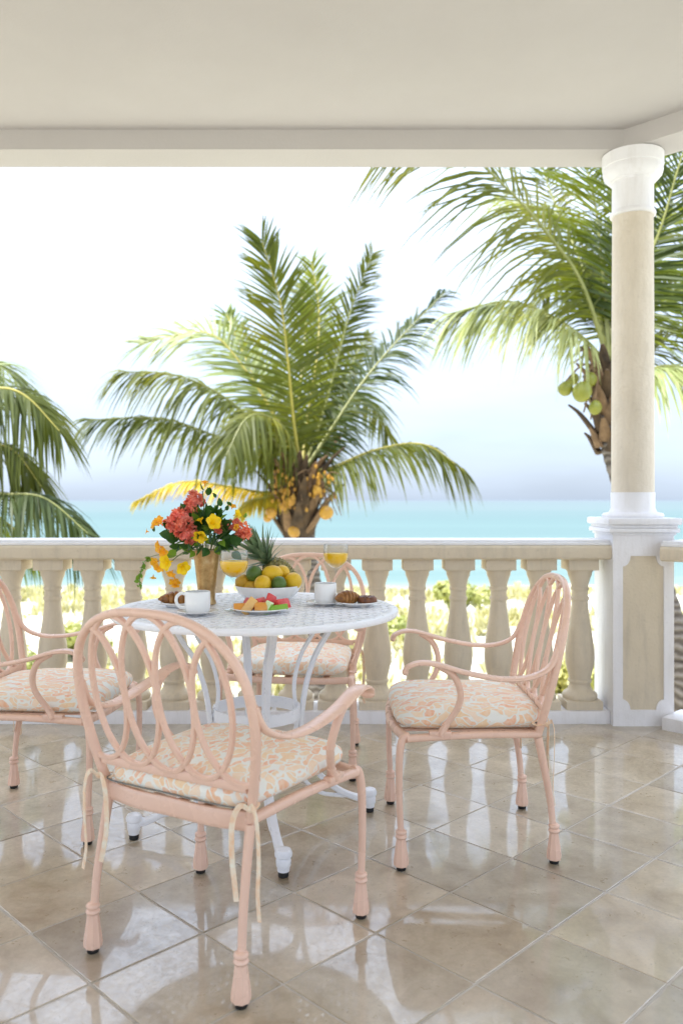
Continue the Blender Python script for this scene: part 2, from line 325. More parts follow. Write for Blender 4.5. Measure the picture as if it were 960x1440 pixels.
class MB:
    def __init__(s): s.v = []; s.f = []; s.mi = []; s.cur = 0
    def add(s, vs, fs):
        o = len(s.v); s.v += [tuple(v) for v in vs]
        s.f += [tuple(i+o for i in f) for f in fs]; s.mi += [s.cur]*len(fs); return s
    def box(s, x0, x1, y0, y1, z0, z1, bev=0.0):
        if bev <= 0:
            vs = [(x, y, z) for z in (z0, z1) for y in (y0, y1) for x in (x0, x1)]
            return s.add(vs, [(0, 2, 3, 1), (4, 5, 7, 6), (0, 1, 5, 4), (2, 6, 7, 3), (0, 4, 6, 2), (1, 3, 7, 5)])
        bm = bmesh.new(); bmesh.ops.create_cube(bm, size=1)
        for v in bm.verts: v.co = Vector(((x0+x1)/2+v.co.x*(x1-x0), (y0+y1)/2+v.co.y*(y1-y0), (z0+z1)/2+v.co.z*(z1-z0)))
        bmesh.ops.bevel(bm, geom=bm.edges[:], offset=bev, segments=2, affect='EDGES', profile=0.6)
        bm.verts.index_update()
        s.add([v.co for v in bm.verts], [[v.index for v in f.verts] for f in bm.faces]); bm.free(); return s
    def lathe(s, prof, n=24, c=(0, 0, 0), flute=None, sx=1, sy=1, caps=True):
        """prof: list of (r, z)"""
        vs = []; fs = []
        for k, (r, z) in enumerate(prof):
            for i in range(n):
                a = 2*math.pi*i/n; rr = r*(flute(k, a) if flute else 1)
                vs.append((c[0]+rr*math.cos(a)*sx, c[1]+rr*math.sin(a)*sy, c[2]+z))
        for k in range(len(prof)-1):
            for i in range(n):
                j = (i+1) % n; fs.append((k*n+i, k*n+j, (k+1)*n+j, (k+1)*n+i))
        if caps:
            if prof[0][0] > 1e-6: fs.append(tuple(reversed(range(n))))
            if prof[-1][0] > 1e-6: fs.append(tuple(range((len(prof)-1)*n, len(prof)*n)))
        return s.add(vs, fs)
    def tube(s, path, rad, n=10, up=(0, 0, 1), closed=False, rot=0.0, sq=1.0):
        """rad: number, list (along the path), or (list_a, list_b) for an oval; a is along 'side', b along 'up'"""
        path = [Vector(p) for p in path]; N = len(path); up = Vector(up); vs = []; fs = []
        if isinstance(rad, tuple): ra, rb = rad
        else: ra = rb = rad
        ra = ra if isinstance(ra, list) else [ra]*2; rb = rb if isinstance(rb, list) else [rb]*2
        prev = None
        for k, p in enumerate(path):
            if closed: t = path[(k+1) % N]-path[k-1]
            else: t = path[min(k+1, N-1)]-path[max(k-1, 0)]
            t.normalize()
            sd = t.cross(up)
            if sd.length < 0.05: sd = prev if prev is not None else t.orthogonal()
            sd = (sd - t*sd.dot(t)).normalized()
            if prev is not None and prev.dot(sd) < 0: sd = -sd
            prev = sd; u = sd.cross(t)
            q = k/max(1, N-1); a_, b_ = lerpl(ra, q), lerpl(rb, q)
            for i in range(n):
                a = 2*math.pi*(i+0.5)/n+rot; ca, sa = math.cos(a), math.sin(a)
                if sq != 1.0: ca = math.copysign(abs(ca)**sq, ca); sa = math.copysign(abs(sa)**sq, sa)
                vs.append(p+sd*(a_*ca)+u*(b_*sa))
        for k in range(N if closed else N-1):
            k2 = (k+1) % N
            for i in range(n):
                j = (i+1) % n; fs.append((k*n+i, k*n+j, k2*n+j, k2*n+i))
        if not closed: fs += [tuple(reversed(range(n))), tuple(range((N-1)*n, N*n))]
        return s.add(vs, fs)
    def prism(s, poly, z0, z1):
        n = len(poly); vs = [(x, y, z0) for x, y in poly]+[(x, y, z1) for x, y in poly]
        return s.add(vs, [tuple(reversed(range(n))), tuple(range(n, 2*n))]+[(i, (i+1) % n, n+(i+1) % n, n+i) for i in range(n)])
    def ell(s, c, r, nu=14, nv=9, m=None):
        vs = []; fs = []
        for k in range(nv+1):
            ph = math.pi*k/nv-math.pi/2
            for i in range(nu):
                a = 2*math.pi*i/nu; v = Vector((r[0]*math.cos(ph)*math.cos(a), r[1]*math.cos(ph)*math.sin(a), r[2]*math.sin(ph)))
                if m: v = m @ v
                vs.append(Vector(c)+v)
        for k in range(nv):
            for i in range(nu):
                j = (i+1) % nu; fs.append((k*nu+i, k*nu+j, (k+1)*nu+j, (k+1)*nu+i))
        return s.add(vs, fs)
    def xf(s, mat, start=0):
        s.v[start:] = [tuple(mat @ Vector(v)) for v in s.v[start:]]; return s
    def mesh(s, name, mats, smooth=True, ang=40):
        me = bpy.data.meshes.new(name); me.from_pydata(s.v, [], s.f); me.validate()
        mats = mats if isinstance(mats, (list, tuple)) else [mats]
        for m in mats: me.materials.append(M[m])
        if len(mats) > 1 and len(me.polygons) == len(s.mi): me.polygons.foreach_set('material_index', s.mi)
        bm = bmesh.new(); bm.from_mesh(me)
        if smooth is not None and smooth != 'leaf': bmesh.ops.recalc_face_normals(bm, faces=bm.faces)
        bm.to_mesh(me); bm.free()
        if smooth:
            me.shade_smooth()
            if smooth != 'leaf': me.set_sharp_from_angle(angle=R(ang))
        me.update(); return me
    def build(s, name, mats, parent=None, smooth=True, ang=40):
        o = bpy.data.objects.new(name, s.mesh(name, mats, smooth, ang)); return link(o, parent)

def copy_tree(o, parent=None):
    c = o.copy(); COL.objects.link(c); c.parent = parent
    for ch in o.children: copy_tree(ch, c)
    return c
def PX(x, y, D):
    """photo pixel at distance D -> a place"""
    return Vector(((x-480)/F*D, D, H-(y-703)/F*D))

# ================================================================== THE TERRACE
rnd = random.Random(7)
# floor: grout bed with limestone tiles laid on the diagonal
fl = MB(); fl.prism([(-5.6, -2.2), (3.9, -2.2), (3.9, 2.0), (1.66, 4.26), (-5.6, 4.26)], -0.30, -0.0022)
floor = tag(fl.build('floor', 'grout', None, False), kind='structure')
hd = 0.2225; A0 = Vector((0.0873, 2.132)); half = hd*math.sqrt(2)/2-0.0031
def tile_mesh():
    m = MB(); m.box(-half, half, -half, half, -0.014, 0.0, 0.0022); return m.mesh('tile', 'tile', False)
tme = tile_mesh(); far = MB()
def inside(x, y):
    return -5.3 < x < 3.6 and -2.0 < y < 4.12 and (x+y) < 1.66+4.26-0.30
nt_ = 0
for i in range(-45, 46):
    for j in range(-45, 46):
        cx = A0.x+(i+j)*hd; cy = A0.y+(i-j)*hd+0.0
        cx += hd      # centre of the cell
        if not inside(cx, cy): continue
        if cy > 1.1 and -2.45 < cx < 2.7:
            o = bpy.data.objects.new('tile', tme); link(o, floor)
            o.location = (cx, cy, rnd.uniform(-0.0006, 0.0004))
            o.rotation_euler = (rnd.uniform(-1, 1)*0.0016, rnd.uniform(-1, 1)*0.0016, R(45)+rnd.choice((0, 1, 2, 3))*math.pi/2)
            nt_ += 1
        else:
            st = len(far.v); far.box(-half, half, -half, half, -0.014, 0.0); far.xf(Matrix.Translation((cx, cy, -0.0005)) @ Matrix.Rotation(R(45), 4, 'Z'), st)
o = far.build('distant_tiles', 'tile', floor, False); o['kind'] = 'stuff'

# ceiling slab, edge beam following the bend, back wall
CZ, BZ = 2.99, 2.89
k = 0.4142
def offs(d):     # the line of the front edge, moved d outward (mitred at the bend)
    return [(-5.8, 4.27+d), (1.465+k*d, 4.27+d), (4.265, 4.27-2.8+d+k*d)]
i0, i1 = offs(-0.105), offs(0.12)
b = MB()
poly = i0+i1[::-1]
b.prism(poly, BZ, CZ+0.25)
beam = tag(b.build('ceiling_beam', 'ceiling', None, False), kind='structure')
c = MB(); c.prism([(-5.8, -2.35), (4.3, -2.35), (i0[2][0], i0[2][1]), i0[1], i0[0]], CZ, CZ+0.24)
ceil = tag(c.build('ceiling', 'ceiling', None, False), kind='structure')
w = MB(); w.prism([(-5.8, -2.3), (4.1, -2.3), (4.1, 2.02), (1.62, 4.42), (-5.8, 4.42)], -3.6, -0.304)
base = w.build('terrace_base', 'white_wall', None, False); tag(base, 'white masonry base that carries the terrace above the garden', 'base')

# ---- balusters
def baluster_mesh():
    m = MB(); z0 = 0.062
    m.box(-0.092, 0.092, -0.092, 0.092, z0, z0+0.042, 0.004)
    prof = [(0.084, 0.042), (0.088, 0.052), (0.088, 0.062), (0.082, 0.072), (0.064, 0.084), (0.056, 0.100), (0.053, 0.112), (0.053, 0.120), (0.059, 0.126), (0.060, 0.136), (0.055, 0.142),
            (0.056, 0.155), (0.064, 0.185), (0.071, 0.22), (0.0735, 0.25), (0.073, 0.28), (0.069, 0.32), (0.062, 0.37), (0.054, 0.42), (0.047, 0.47), (0.042, 0.515), (0.041, 0.54),
            (0.0455, 0.546), (0.047, 0.553), (0.0455, 0.561), (0.041, 0.566), (0.0405, 0.592), (0.045, 0.598), (0.0465, 0.604), (0.045, 0.610), (0.0425, 0.615), (0.045, 0.63), (0.052, 0.655), (0.060, 0.675), (0.0615, 0.692), (0.066, 0.693), (0.067, 0.700)]
    m.lathe(prof, 28, (0, 0, z0))
    m.box(-0.0765, 0.0765, -0.0765, 0.0765, z0+0.701, z0+0.760, 0.004)
    return m.mesh('baluster', 'beige', True, 35)
bal = baluster_mesh()
RZ0 = 0.822
def rail_profile(m, L):      # along local x from 0 to L, y = depth (negative toward the terrace)
    prof = [(-0.115, RZ0), (-0.128, RZ0+0.008), (-0.132, RZ0+0.020), (-0.132, RZ0+0.060), (-0.126, RZ0+0.071), (0.126, RZ0+0.071), (0.132, RZ0+0.060), (0.132, RZ0+0.02), (0.115, RZ0)]
    n = len(prof); vs = [(x, y, z) for x in (0, L) for y, z in prof]
    m.add(vs, [tuple(range(n)), tuple(reversed(range(n, 2*n)))]+[(i, n+i, n+(i+1) % n, (i+1) % n) for i in range(n)])
def balustrade(name, p0, ang, L, offs_list, label):
    r = empty(name, (p0[0], p0[1], 0), ang, label=label, cat='balustrade', group='terrace balustrades')
    m = MB(); rail_profile(m, L); m.build('rail', 'beige', r, True, 25)
    m = MB(); m.box(0.0, L, -0.122, 0.122, RZ0+0.0715, RZ0+0.0865, 0.004); m.box(0, L, -0.105, 0.105, RZ0+0.0866, RZ0+0.0985, 0.004)
    m.build('rail_cap', 'cap', r)
    m = MB(); m.box(0, L, -0.11, 0.11, -0.02, 0.0615, 0.005); m.build('plinth', 'white', r)
    for x in offs_list:
        o = bpy.data.objects.new('baluster', bal); link(o, r); o.location = (x+rnd.uniform(-.002, .002), 0, 0); o.rotation_euler = (0, 0, rnd.choice((0, 1, 2, 3))*math.pi/2+rnd.uniform(-.02, .02))
    return r
BY = 4.24
sp = 0.2080
xs = [(814-480)/F*BY - sp*k_ for k_ in range(0, 22)]
X0 = -3.05
balustrade('balustrade', (X0, BY), 0, 1.344-X0, [x-X0 for x in xs if x > X0+0.08], 'long beige stone balustrade with white cap running behind the breakfast table')
d45 = Vector((1, -1)).normalized()
st = Vector((1.495, BY))+d45*0.20
balustrade('balustrade', (st.x, st.y), R(-45), 1.95, [0.26+sp*k_ for k_ in range(8)], 'short beige balustrade turning away at the right of the column pier')

# ---- pier and column
def pier(x, y, label, clabel, rz=0.0):
    r = empty('column_pier', (x, y, 0), rz, label=label, cat='pier', group='column piers')
    hw = 0.138
    m = MB(); m.box(-hw, hw, -hw, hw, -0.01, 0.955)
    m.build('core', 'white', r, False)
    for sy_ in (-1, 1):
        m = MB(); m.box(-0.110, 0.110, sy_*0.1395-0.0012, sy_*0.1395+0.0012, 0.05, 0.86); m.build('panel', 'beige', r, False)
    # raised white frame on each side with scooped corners
    w2, t = 0.151, 0.0135; z0, z1 = -0.012, 0.945; pw, pz0, pz1, nr = 0.102, 0.078, 0.842, 0.052
    outer = [(-w2, z0), (w2, z0), (w2, z1), (-w2, z1)]
    inner = []
    for (cx, cz, a0) in ((-pw, pz0, 0), (-pw, pz1, -90), (pw, pz1, 180), (pw, pz0, 90)):
        for q in range(9):
            a = R(a0+90*q/8); inner.append((cx+nr*0.72*math.cos(a), cz+nr*math.sin(a)))
    ov = [Vector((a, b_, 0)) for a, b_ in outer]; iv = [Vector((a, b_, 0)) for a, b_ in inner]
    tris = tessellate_polygon([ov, iv]); allp = outer+inner
    m = MB(); n = len(allp)
    vs = [(a, -w2, b_) for a, b_ in allp]+[(a, -hw+0.001, b_) for a, b_ in allp]
    fs = [tuple(t_) for t_ in tris]; ni = len(inner)
    fs += [(4+i, 4+(i+1) % ni, n+4+(i+1) % ni, n+4+i) for i in range(ni)]
    m.add(vs, fs); fme = m.mesh('panel_frame', 'white', True, 30)
    for sx_ in (-1, 1):
        m = MB(); m.box(min(sx_*0.1385, sx_*0.1505), max(sx_*0.1385, sx_*0.1505), -0.1505, 0.1505, -0.012, 0.944); m.build('side_face', 'white', r, False)
    for q in (0, 2):
        o = bpy.data.objects.new('panel_frame', fme); link(o, r); o.rotation_euler = (0, 0, q*math.pi/2)
    m = MB()
    m.box(-0.160, 0.160, -0.160, 0.160, 0.945, 0.957, 0.004)
    m.box(-0.175, 0.175, -0.175, 0.175, 0.9575, 0.980, 0.008)
    m.box(-0.166, 0.166, -0.166, 0.166, 0.9805, 0.996, 0.004)
    m.box(-0.183, 0.183, -0.183, 0.183, 0.9965, 1.030, 0.009)
    m.build('capital_moulding', 'white', r)
    cl = empty('column', (x, y, 1.0305), rz, label=clabel, cat='column', group='round columns')
    m = MB(); m.lathe([(0.150, 0.0), (0.152, 0.012), (0.146, 0.022), (0.118, 0.028), (0.112, 0.038), (0.1085, 0.05), (0.1085, 0.128), (0.106, 0.1285)], 40)
    m.build('base', 'white', cl)
    m = MB(); m.lathe([(0.1055, 0.129), (0.1050, 0.5), (0.1035, 1.0), (0.101, 1.50), (0.101, 1.541)], 40); m.build('shaft', 'beige_rough', cl)
    m = MB(); m.lathe([(0.104, 1.5415), (0.112, 1.545), (0.114, 1.555), (0.110, 1.566), (0.103, 1.570), (0.102, 1.70), (0.106, 1.715), (0.116, 1.720), (0.119, 1.728), (0.130, 1.734), (0.143, 1.750), (0.149, 1.772), (0.146, 1.792), (0.151, 1.796), (0.152, 1.8555)], 40)
    m.build('capital', 'white', cl)
pier(1.495, BY, 'white pier with scooped beige panel under the round column', 'round cream column with white base and capital standing on the pier')
p2 = Vector((1.495, BY))+d45*(0.2+1.95+0.2)
pier(p2.x, p2.y, 'white panelled pier at the far end of the turned balustrade', 'round cream column where the turned balustrade ends', R(-45))
pier(X0-0.15, BY, 'white panelled pier at the left end of the long balustrade', 'round cream column at the left end of the long balustrade')

# ================================================================== CHAIRS
def chair_shapes():
    """returns [(name, mesh-object prototype, [sub...])] under one Empty"""
    r = empty('armchair', (0, 0, 0))
    SZ = 0.395; yr, yf = -0.195, 0.235; wr, wf = 0.222, 0.272
    lean = lambda z: -(z-SZ)*0.20-((max(0, z-SZ))**2)*0.06
    # legs
    def foot(m, x, y):
        fl_ = lambda k_, a: 1+(0.07*math.cos(8*a) if 1 <= k_ <= 5 else 0)
        m.lathe([(0.0185, 0.012), (0.0215, 0.014), (0.0225, 0.024), (0.020, 0.045), (0.0165, 0.070), (0.0135, 0.094), (0.0165, 0.096), (0.0185, 0.101), (0.0165, 0.106), (0.0140, 0.108), (0.0170, 0.111), (0.0178, 0.115), (0.0165, 0.119), (0.0125, 0.122)], 16, (x, y, 0), fl_)
    def glide(x, y, leg):
        m = MB(); m.lathe([(0.0135, 0.0), (0.0150, 0.002), (0.0150, 0.0125)], 14, (x, y, 0)); m.build('glide', 'rubber', leg)
    for s in (-1, 1):
        m = MB()
        m.tube(cr([(s*0.230, -0.240, 0.10), (s*0.228, -0.232, 0.19), (s*0.224, -0.212, 0.30), (s*wr, yr, SZ-0.01)], 6), ([0.0103, 0.0108, 0.0118], [0.0103, 0.0115, 0.0138]), 12, (0, 1, 0))
        foot(m, s*0.231, -0.243); lg = m.build('rear_leg', 'peach', r); glide(s*0.231, -0.243, lg)
        m = MB()
        m.tube(cr([(s*0.279, 0.242, 0.10), (s*0.280, 0.247, 0.20), (s*0.279, 0.248, 0.30), (s*0.277, 0.245, 0.36), (s*0.272, 0.236, 0.394), (s*0.268, 0.215, 0.402)], 6), ([0.0100, 0.0110, 0.0126, 0.0120]), 12, (0, 1, 0))
        foot(m, s*0.279, 0.242); lg = m.build('front_leg', 'peach', r); glide(s*0.279, 0.242, lg)
    # seat frame: side rails, bowed front rail, curved back apron, slats under the cushion
    m = MB()
    for s in (-1, 1):
        m.tube(cr([(s*wr, yr-0.004, SZ), (s*0.245, 0.02, SZ+0.004), (s*wf, yf-0.01, SZ)], 6), (0.0140, 0.0112), 12, sq=0.7)
    m.tube(cr([(-wf, yf-0.012, SZ), (-0.15, yf+0.016, SZ), (0, yf+0.026, SZ), (0.15, yf+0.016, SZ), (wf, yf-0.012, SZ)], 5), (0.014, 0.0135), 12, sq=0.7)
    m.tube(cr([(-wr, yr, SZ-0.004), (-0.11, yr-0.014, SZ-0.006), (0, yr-0.018, SZ-0.003), (0.11, yr-0.014, SZ-0.006), (wr, yr, SZ-0.004)], 5), (0.0085, 0.0225), 12, sq=0.55)
    m.build('seat_frame', 'peach', r)
    for q in range(5):
        xx = -0.16+q*0.08
        m = MB(); m.box(xx-0.014, xx+0.014, yr+0.0, yf+0.004, SZ-0.004, SZ+0.002, 0.0015); m.build('seat_slat', 'peach', r)
    # backrest: arched frame, bottom rail, five interlaced ovals cut off by the arch
    def B(u, v): z = SZ+v; return Vector((u, yr+lean(z)-0.010*(1-(u/0.27)**2)*min(1, v/0.15), z))
    hwid = lambda v: 0.222+0.048*math.sin(min(1, v/0.26)*math.pi/2)
    arch = []
    vt, top = 0.237, 0.468
    left = [(-hwid(v), v) for v in (0.0, 0.06, 0.12, 0.18, 0.215)]
    for v_ in left: arch.append(v_)
    W = hwid(vt)
    for q in range(0, 19):
        a = math.pi-math.pi*q/18
        ca, sa = math.cos(a), math.sin(a)
        arch.append((W*math.copysign(abs(ca)**0.80, ca), vt+(top-vt)*abs(sa)**0.80))
    arch += [(-u, v) for u, v in left[::-1]]
    ap = cr([B(u, v) for u, v in arch], 3)
    m = MB(); m.tube(ap, ([0.0108, 0.0108, 0.0102, 0.0102, 0.0102, 0.0108, 0.0108], [0.0128, 0.0128, 0.0112, 0.0108, 0.0112, 0.0128, 0.0128]), 12, (0, 1, 0.2), sq=0.8)
    bf = m.build('back_frame', 'peach', r)
    rv = 0.078
    m = MB(); m.tube([B(-0.226+0.452*q/12, rv+0.0*q) for q in range(13)], (0.0075, 0.0125), 10, (0, 0, 1), sq=0.7); m.build('back_rail', 'peach', r)
    sp_ = 0.1065
    def archtop(u): 
        ca = min(1, abs(u)/W)**(1/0.80); return vt+(top-vt)*(math.sqrt(max(0, 1-ca*ca)))**0.80
    def inside_arch(u, v):
        if v < vt: return abs(u) < hwid(v)+0.003
        return abs(u) < W and v < archtop(u)+0.002
    for e in (-2, -1, 0, 1, 2):
        cu = e*sp_; tv = archtop(min(abs(cu), 0.205))-0.004+(0.0 if abs(e) < 2 else 0.02); bv = rv+0.004
        cv, hv = (tv+bv)/2, (tv-bv)/2
        pts = []
        for q in range(56):
            a = 2*math.pi*q/56+R(90); u, v = cu+sp_*1.0*math.cos(a), cv+hv*math.sin(a); pts.append((u, v, inside_arch(u, v)))
        if all(p[2] for p in pts):
            m = MB(); m.tube([B(u, v) for u, v, _ in pts], (0.0074, 0.0080), 10, (0, 1, 0.2), closed=True, sq=0.85); m.build('back_oval', 'peach', bf)
        else:
            start = next(i for i in range(56) if not pts[i][2])
            runs = []; cur_ = []
            for i in range(57):
                p = pts[(start+i) % 56]
                if p[2]: cur_.append(p)
                elif cur_: runs.append(cur_); cur_ = []
            m = MB()
            for rn in runs:
                if len(rn) > 3: m.tube([B(u, v) for u, v, _ in rn], (0.0074, 0.0080), 10, (0, 1, 0.2), sq=0.85)
            m.build('back_oval', 'peach', bf)
    # arms
    for s in (-1, 1):
        ptsA = [(s*0.269, yr+lean(0.66)+0.004, 0.668), (s*0.277, yr+lean(0.6)+0.022, 0.612), (s*0.289, yr+0.045, 0.584), (s*0.302, -0.06, 0.583), (s*0.312, 0.05, 0.604), (s*0.312, 0.135, 0.628), (s*0.308, 0.185, 0.632), (s*0.305, 0.222, 0.620), (s*0.304, 0.233, 0.603)]
        m = MB(); m.tube(cr(ptsA, 6), ([0.012, 0.015, 0.020, 0.0225, 0.0235, 0.024, 0.0245, 0.024, 0.021], [0.0085, 0.008, 0.0075, 0.0075, 0.0075, 0.0075, 0.0075, 0.0075, 0.009]), 14, (0, 0, 1), sq=0.85)
        m.ell((s*0.304, 0.231, 0.604), (0.0225, 0.0105, 0.0105), 12, 8)
        am = m.build('armrest', 'peach', r)
        m = MB()
        m.tube(cr([(s*0.263, 0.118, SZ+0.012), (s*0.268, 0.098, SZ+0.045), (s*0.284, 0.066, SZ+0.10), (s*0.298, 0.062, SZ+0.15), (s*0.308, 0.085, SZ+0.20), (s*0.311, 0.128, SZ+0.228)], 6), ([0.0125, 0.0095, 0.0100, 0.0105, 0.0105, 0.0105], [0.020, 0.0115, 0.011, 0.0115, 0.0115, 0.012]), 12, (1, 0, 0))
        m.box(s*0.263-0.013, s*0.263+0.013, 0.085, 0.155, SZ+0.006, SZ+0.022, 0.006)
        m.lathe([(0.0115, -0.004), (0.0135, 0.0), (0.0115, 0.004)], 12, (s*0.2665, 0.102, SZ+0.040))
        m.build('arm_support', 'peach', am)
    # cushion with rounded edges, zip seam and corner ties
    m = MB(); vs = []; fs = []; n = 64; lay = 13; hz = 0.036
    cyc = 0.012; d2 = 0.238
    for k_ in range(lay):
        ph = -math.pi/2+math.pi*k_/(lay-1)
        sc_ = max(0.0, math.cos(ph))**0.38
        if k_ in (0, lay-1): sc_ = 0.0
        zz = SZ+0.007+hz+hz*math.copysign(abs(math.sin(ph))**0.8, ph)
        for i in range(n):
            a = 2*math.pi*i/n; ca, sa = math.cos(a), math.sin(a)
            u = math.copysign(abs(ca)**0.30, ca); v = math.copysign(abs(sa)**0.30, sa)
            wv = 0.222+(0.254-0.222)*(v+1)/2
            vs.append((u*wv*sc_, cyc+v*d2*sc_+0.012*(1-u*u)*max(0, v)*sc_, zz))
    # dome
    def fin(v):
        x, y, z = v
        q = max(0, 1-(x/0.25)**2)*max(0, 1-((y-cyc)/0.25)**2)
        if z > SZ+0.007+hz: z += 0.014*q**0.7
        nn = noise.noise(Vector((x*14, y*14, z*20)))
        return (x, y, z+0.0022*nn)
    # extra rings on top and bottom so that the dome is round
    vs2 = []; fs2 = []
    rings = []
    for k_ in range(lay):
        ring = vs[k_*n:(k_+1)*n]
        if k_ == 0:
            nxt = vs[n:2*n]
            for f_ in (0.02, 0.3, 0.6, 0.85): rings.append([(cx_*f_, cyc+(cy_-cyc)*f_, ring[0][2]) for cx_, cy_, cz_ in nxt])
        elif k_ == lay-1:
            prv = vs[(lay-2)*n:(lay-1)*n]
            for f_ in (0.93, 0.8, 0.6, 0.4, 0.2, 0.02): rings.append([(cx_*f_, cyc+(cy_-cyc)*f_, ring[0][2]) for cx_, cy_, cz_ in prv])
        else: rings.append(ring)
    for ring in rings: vs2 += [fin(v) for v in ring]
    for k_ in range(len(rings)-1):
        for i in range(n):
            j = (i+1) % n; fs2.append((k_*n+i, k_*n+j, (k_+1)*n+j, (k_+1)*n+i))
    fs2 += [tuple(reversed(range(n))), tuple(range((len(rings)-1)*n, len(rings)*n))]
    m.add(vs2, fs2); cu = m.build('cushion', 'fabric', r, True, 80)
    m = MB(); zs = SZ+0.007+hz*0.72
    m.tube(cr([(-0.214, -0.185, zs), (-0.19, -0.2245, zs), (0, -0.2275, zs), (0.19, -0.2245, zs), (0.214, -0.185, zs)], 6), 0.0022, 6); m.build('zip_seam', 'seam', cu)
    rr = random.Random(3)
    for s in (-1, 1):
        m = MB(); x, y, z = s*0.224, yr-0.004, SZ+0.034
        m.tube([(x+0.0185*math.cos(a), y+0.0195*math.sin(a), z+0.003*math.sin(2*a)) for a in [2*math.pi*q/14 for q in range(14)]], (0.0055, 0.0018), 8, (0, 0, 1), closed=True)
        m.ell((x+s*0.014, y-0.018, z), (0.009, 0.007, 0.008), 10, 7)
        kx, ky = x+s*0.014, y-0.02
        m.tube(cr([(kx, ky, z), (kx+s*0.016, ky-0.012, z+0.012), (kx+s*0.03, ky-0.016, z-0.02), (kx+s*0.034, ky-0.014, z-0.10), (kx+s*0.030, ky-0.012, z-0.18), (kx+s*0.037, ky-0.016, z-0.235)], 6), (0.0076, 0.0014), 6, (0.3, 1, 0))
        m.tube(cr([(kx, ky, z), (kx-s*0.022, ky-0.010, z+0.006), (kx-s*0.040, ky-0.014, z-0.035), (kx-s*0.042, ky-0.012, z-0.11), (kx-s*0.034, ky-0.013, z-0.165), (kx-s*0.026, ky-0.016, z-0.205)], 6), (0.0076, 0.0014), 6, (-0.3, 1, 0.2))
        m.build('cushion_tie', 'ribbon', cu)
    return r
proto = chair_shapes()
chairs = [((-0.3015, 2.1413), -29.4, 'peach oval-back armchair nearest the camera, seen from behind'),
          ((0.417, 2.771), 90.0, 'peach oval-back armchair on the right, seen in profile before the balustrade'),
          ((-1.047, 2.971), -93.0, 'peach oval-back armchair at the left edge, cut off by the frame'),
          ((-0.193, 3.565), 172.0, 'peach oval-back armchair on the far side of the table')]
for i, ((x, y), rz, lab) in enumerate(chairs):
    o = proto if i == 0 else copy_tree(proto)
    o.location = (x, y, 0.0); o.rotation_euler = (0, 0, R(rz)); o.scale = (0.978, 0.978, 1.0)
    tag(o, lab, 'chair', 'peach armchairs around the table')

# ================================================================== TABLE
TX, TY, TZ, TR = -0.292, 2.844, 0.750, 0.487
tb = empty('round_table', (TX, TY, 0), 0, label='round white metal table with woven lattice top, set for breakfast', cat='table')
m = MB(); wv = 0.0108; pitch = 0.0405; rin = TR-0.028
def strip(m, off, ang, z0, z1):
    hl = math.sqrt(max(0, (rin+0.004)**2-off*off))
    if hl < 0.02: return
    st_ = len(m.v); m.box(-hl, hl, off-wv, off+wv, z0, z1, 0); m.xf(Matrix.Rotation(ang, 4, 'Z'), st_)
q = -14
while q <= 14:
    off = q*pitch
    if abs(off) < rin: strip(m, off, R(45+1), TZ-0.0085, TZ-0.0015); strip(m, off, R(-45+1), TZ-0.0075, TZ-0.0028)
    q += 1
m.build('lattice_top', 'table_white', tb, False)
m = MB(); m.lathe([(TR-0.034, TZ-0.014), (TR-0.034, TZ-0.002), (TR-0.030, TZ), (TR-0.008, TZ), (TR-0.002, TZ-0.003), (TR, TZ-0.009), (TR, TZ-0.016), (TR-0.004, TZ-0.021), (TR-0.012, TZ-0.022), (TR-0.014, TZ-0.014), (TR-0.034, TZ-0.014)], 96, caps=False)
m.build('rim', 'table_white', tb)
m = MB(); m.lathe([(0.055, TZ-0.012), (0.055, TZ-0.001), (0.045, TZ), (0.026, TZ), (0.022, TZ-0.004), (0.022, TZ-0.012), (0.055, TZ-0.012)], 28, caps=False); m.build('umbrella_hole_ring', 'table_white', tb)
m = MB(); m.lathe([(0.27, TZ-0.036), (0.27, TZ-0.012), (0.285, TZ-0.012), (0.285, TZ-0.036), (0.27, TZ-0.036)], 48, caps=False); m.build('apron_ring', 'table_white', tb)
m = MB(); m.lathe([(0.142, 0.372), (0.142, 0.412), (0.150, 0.412), (0.150, 0.372), (0.142, 0.372)], 40, caps=False); m.build('waist_ring', 'table_white', tb)
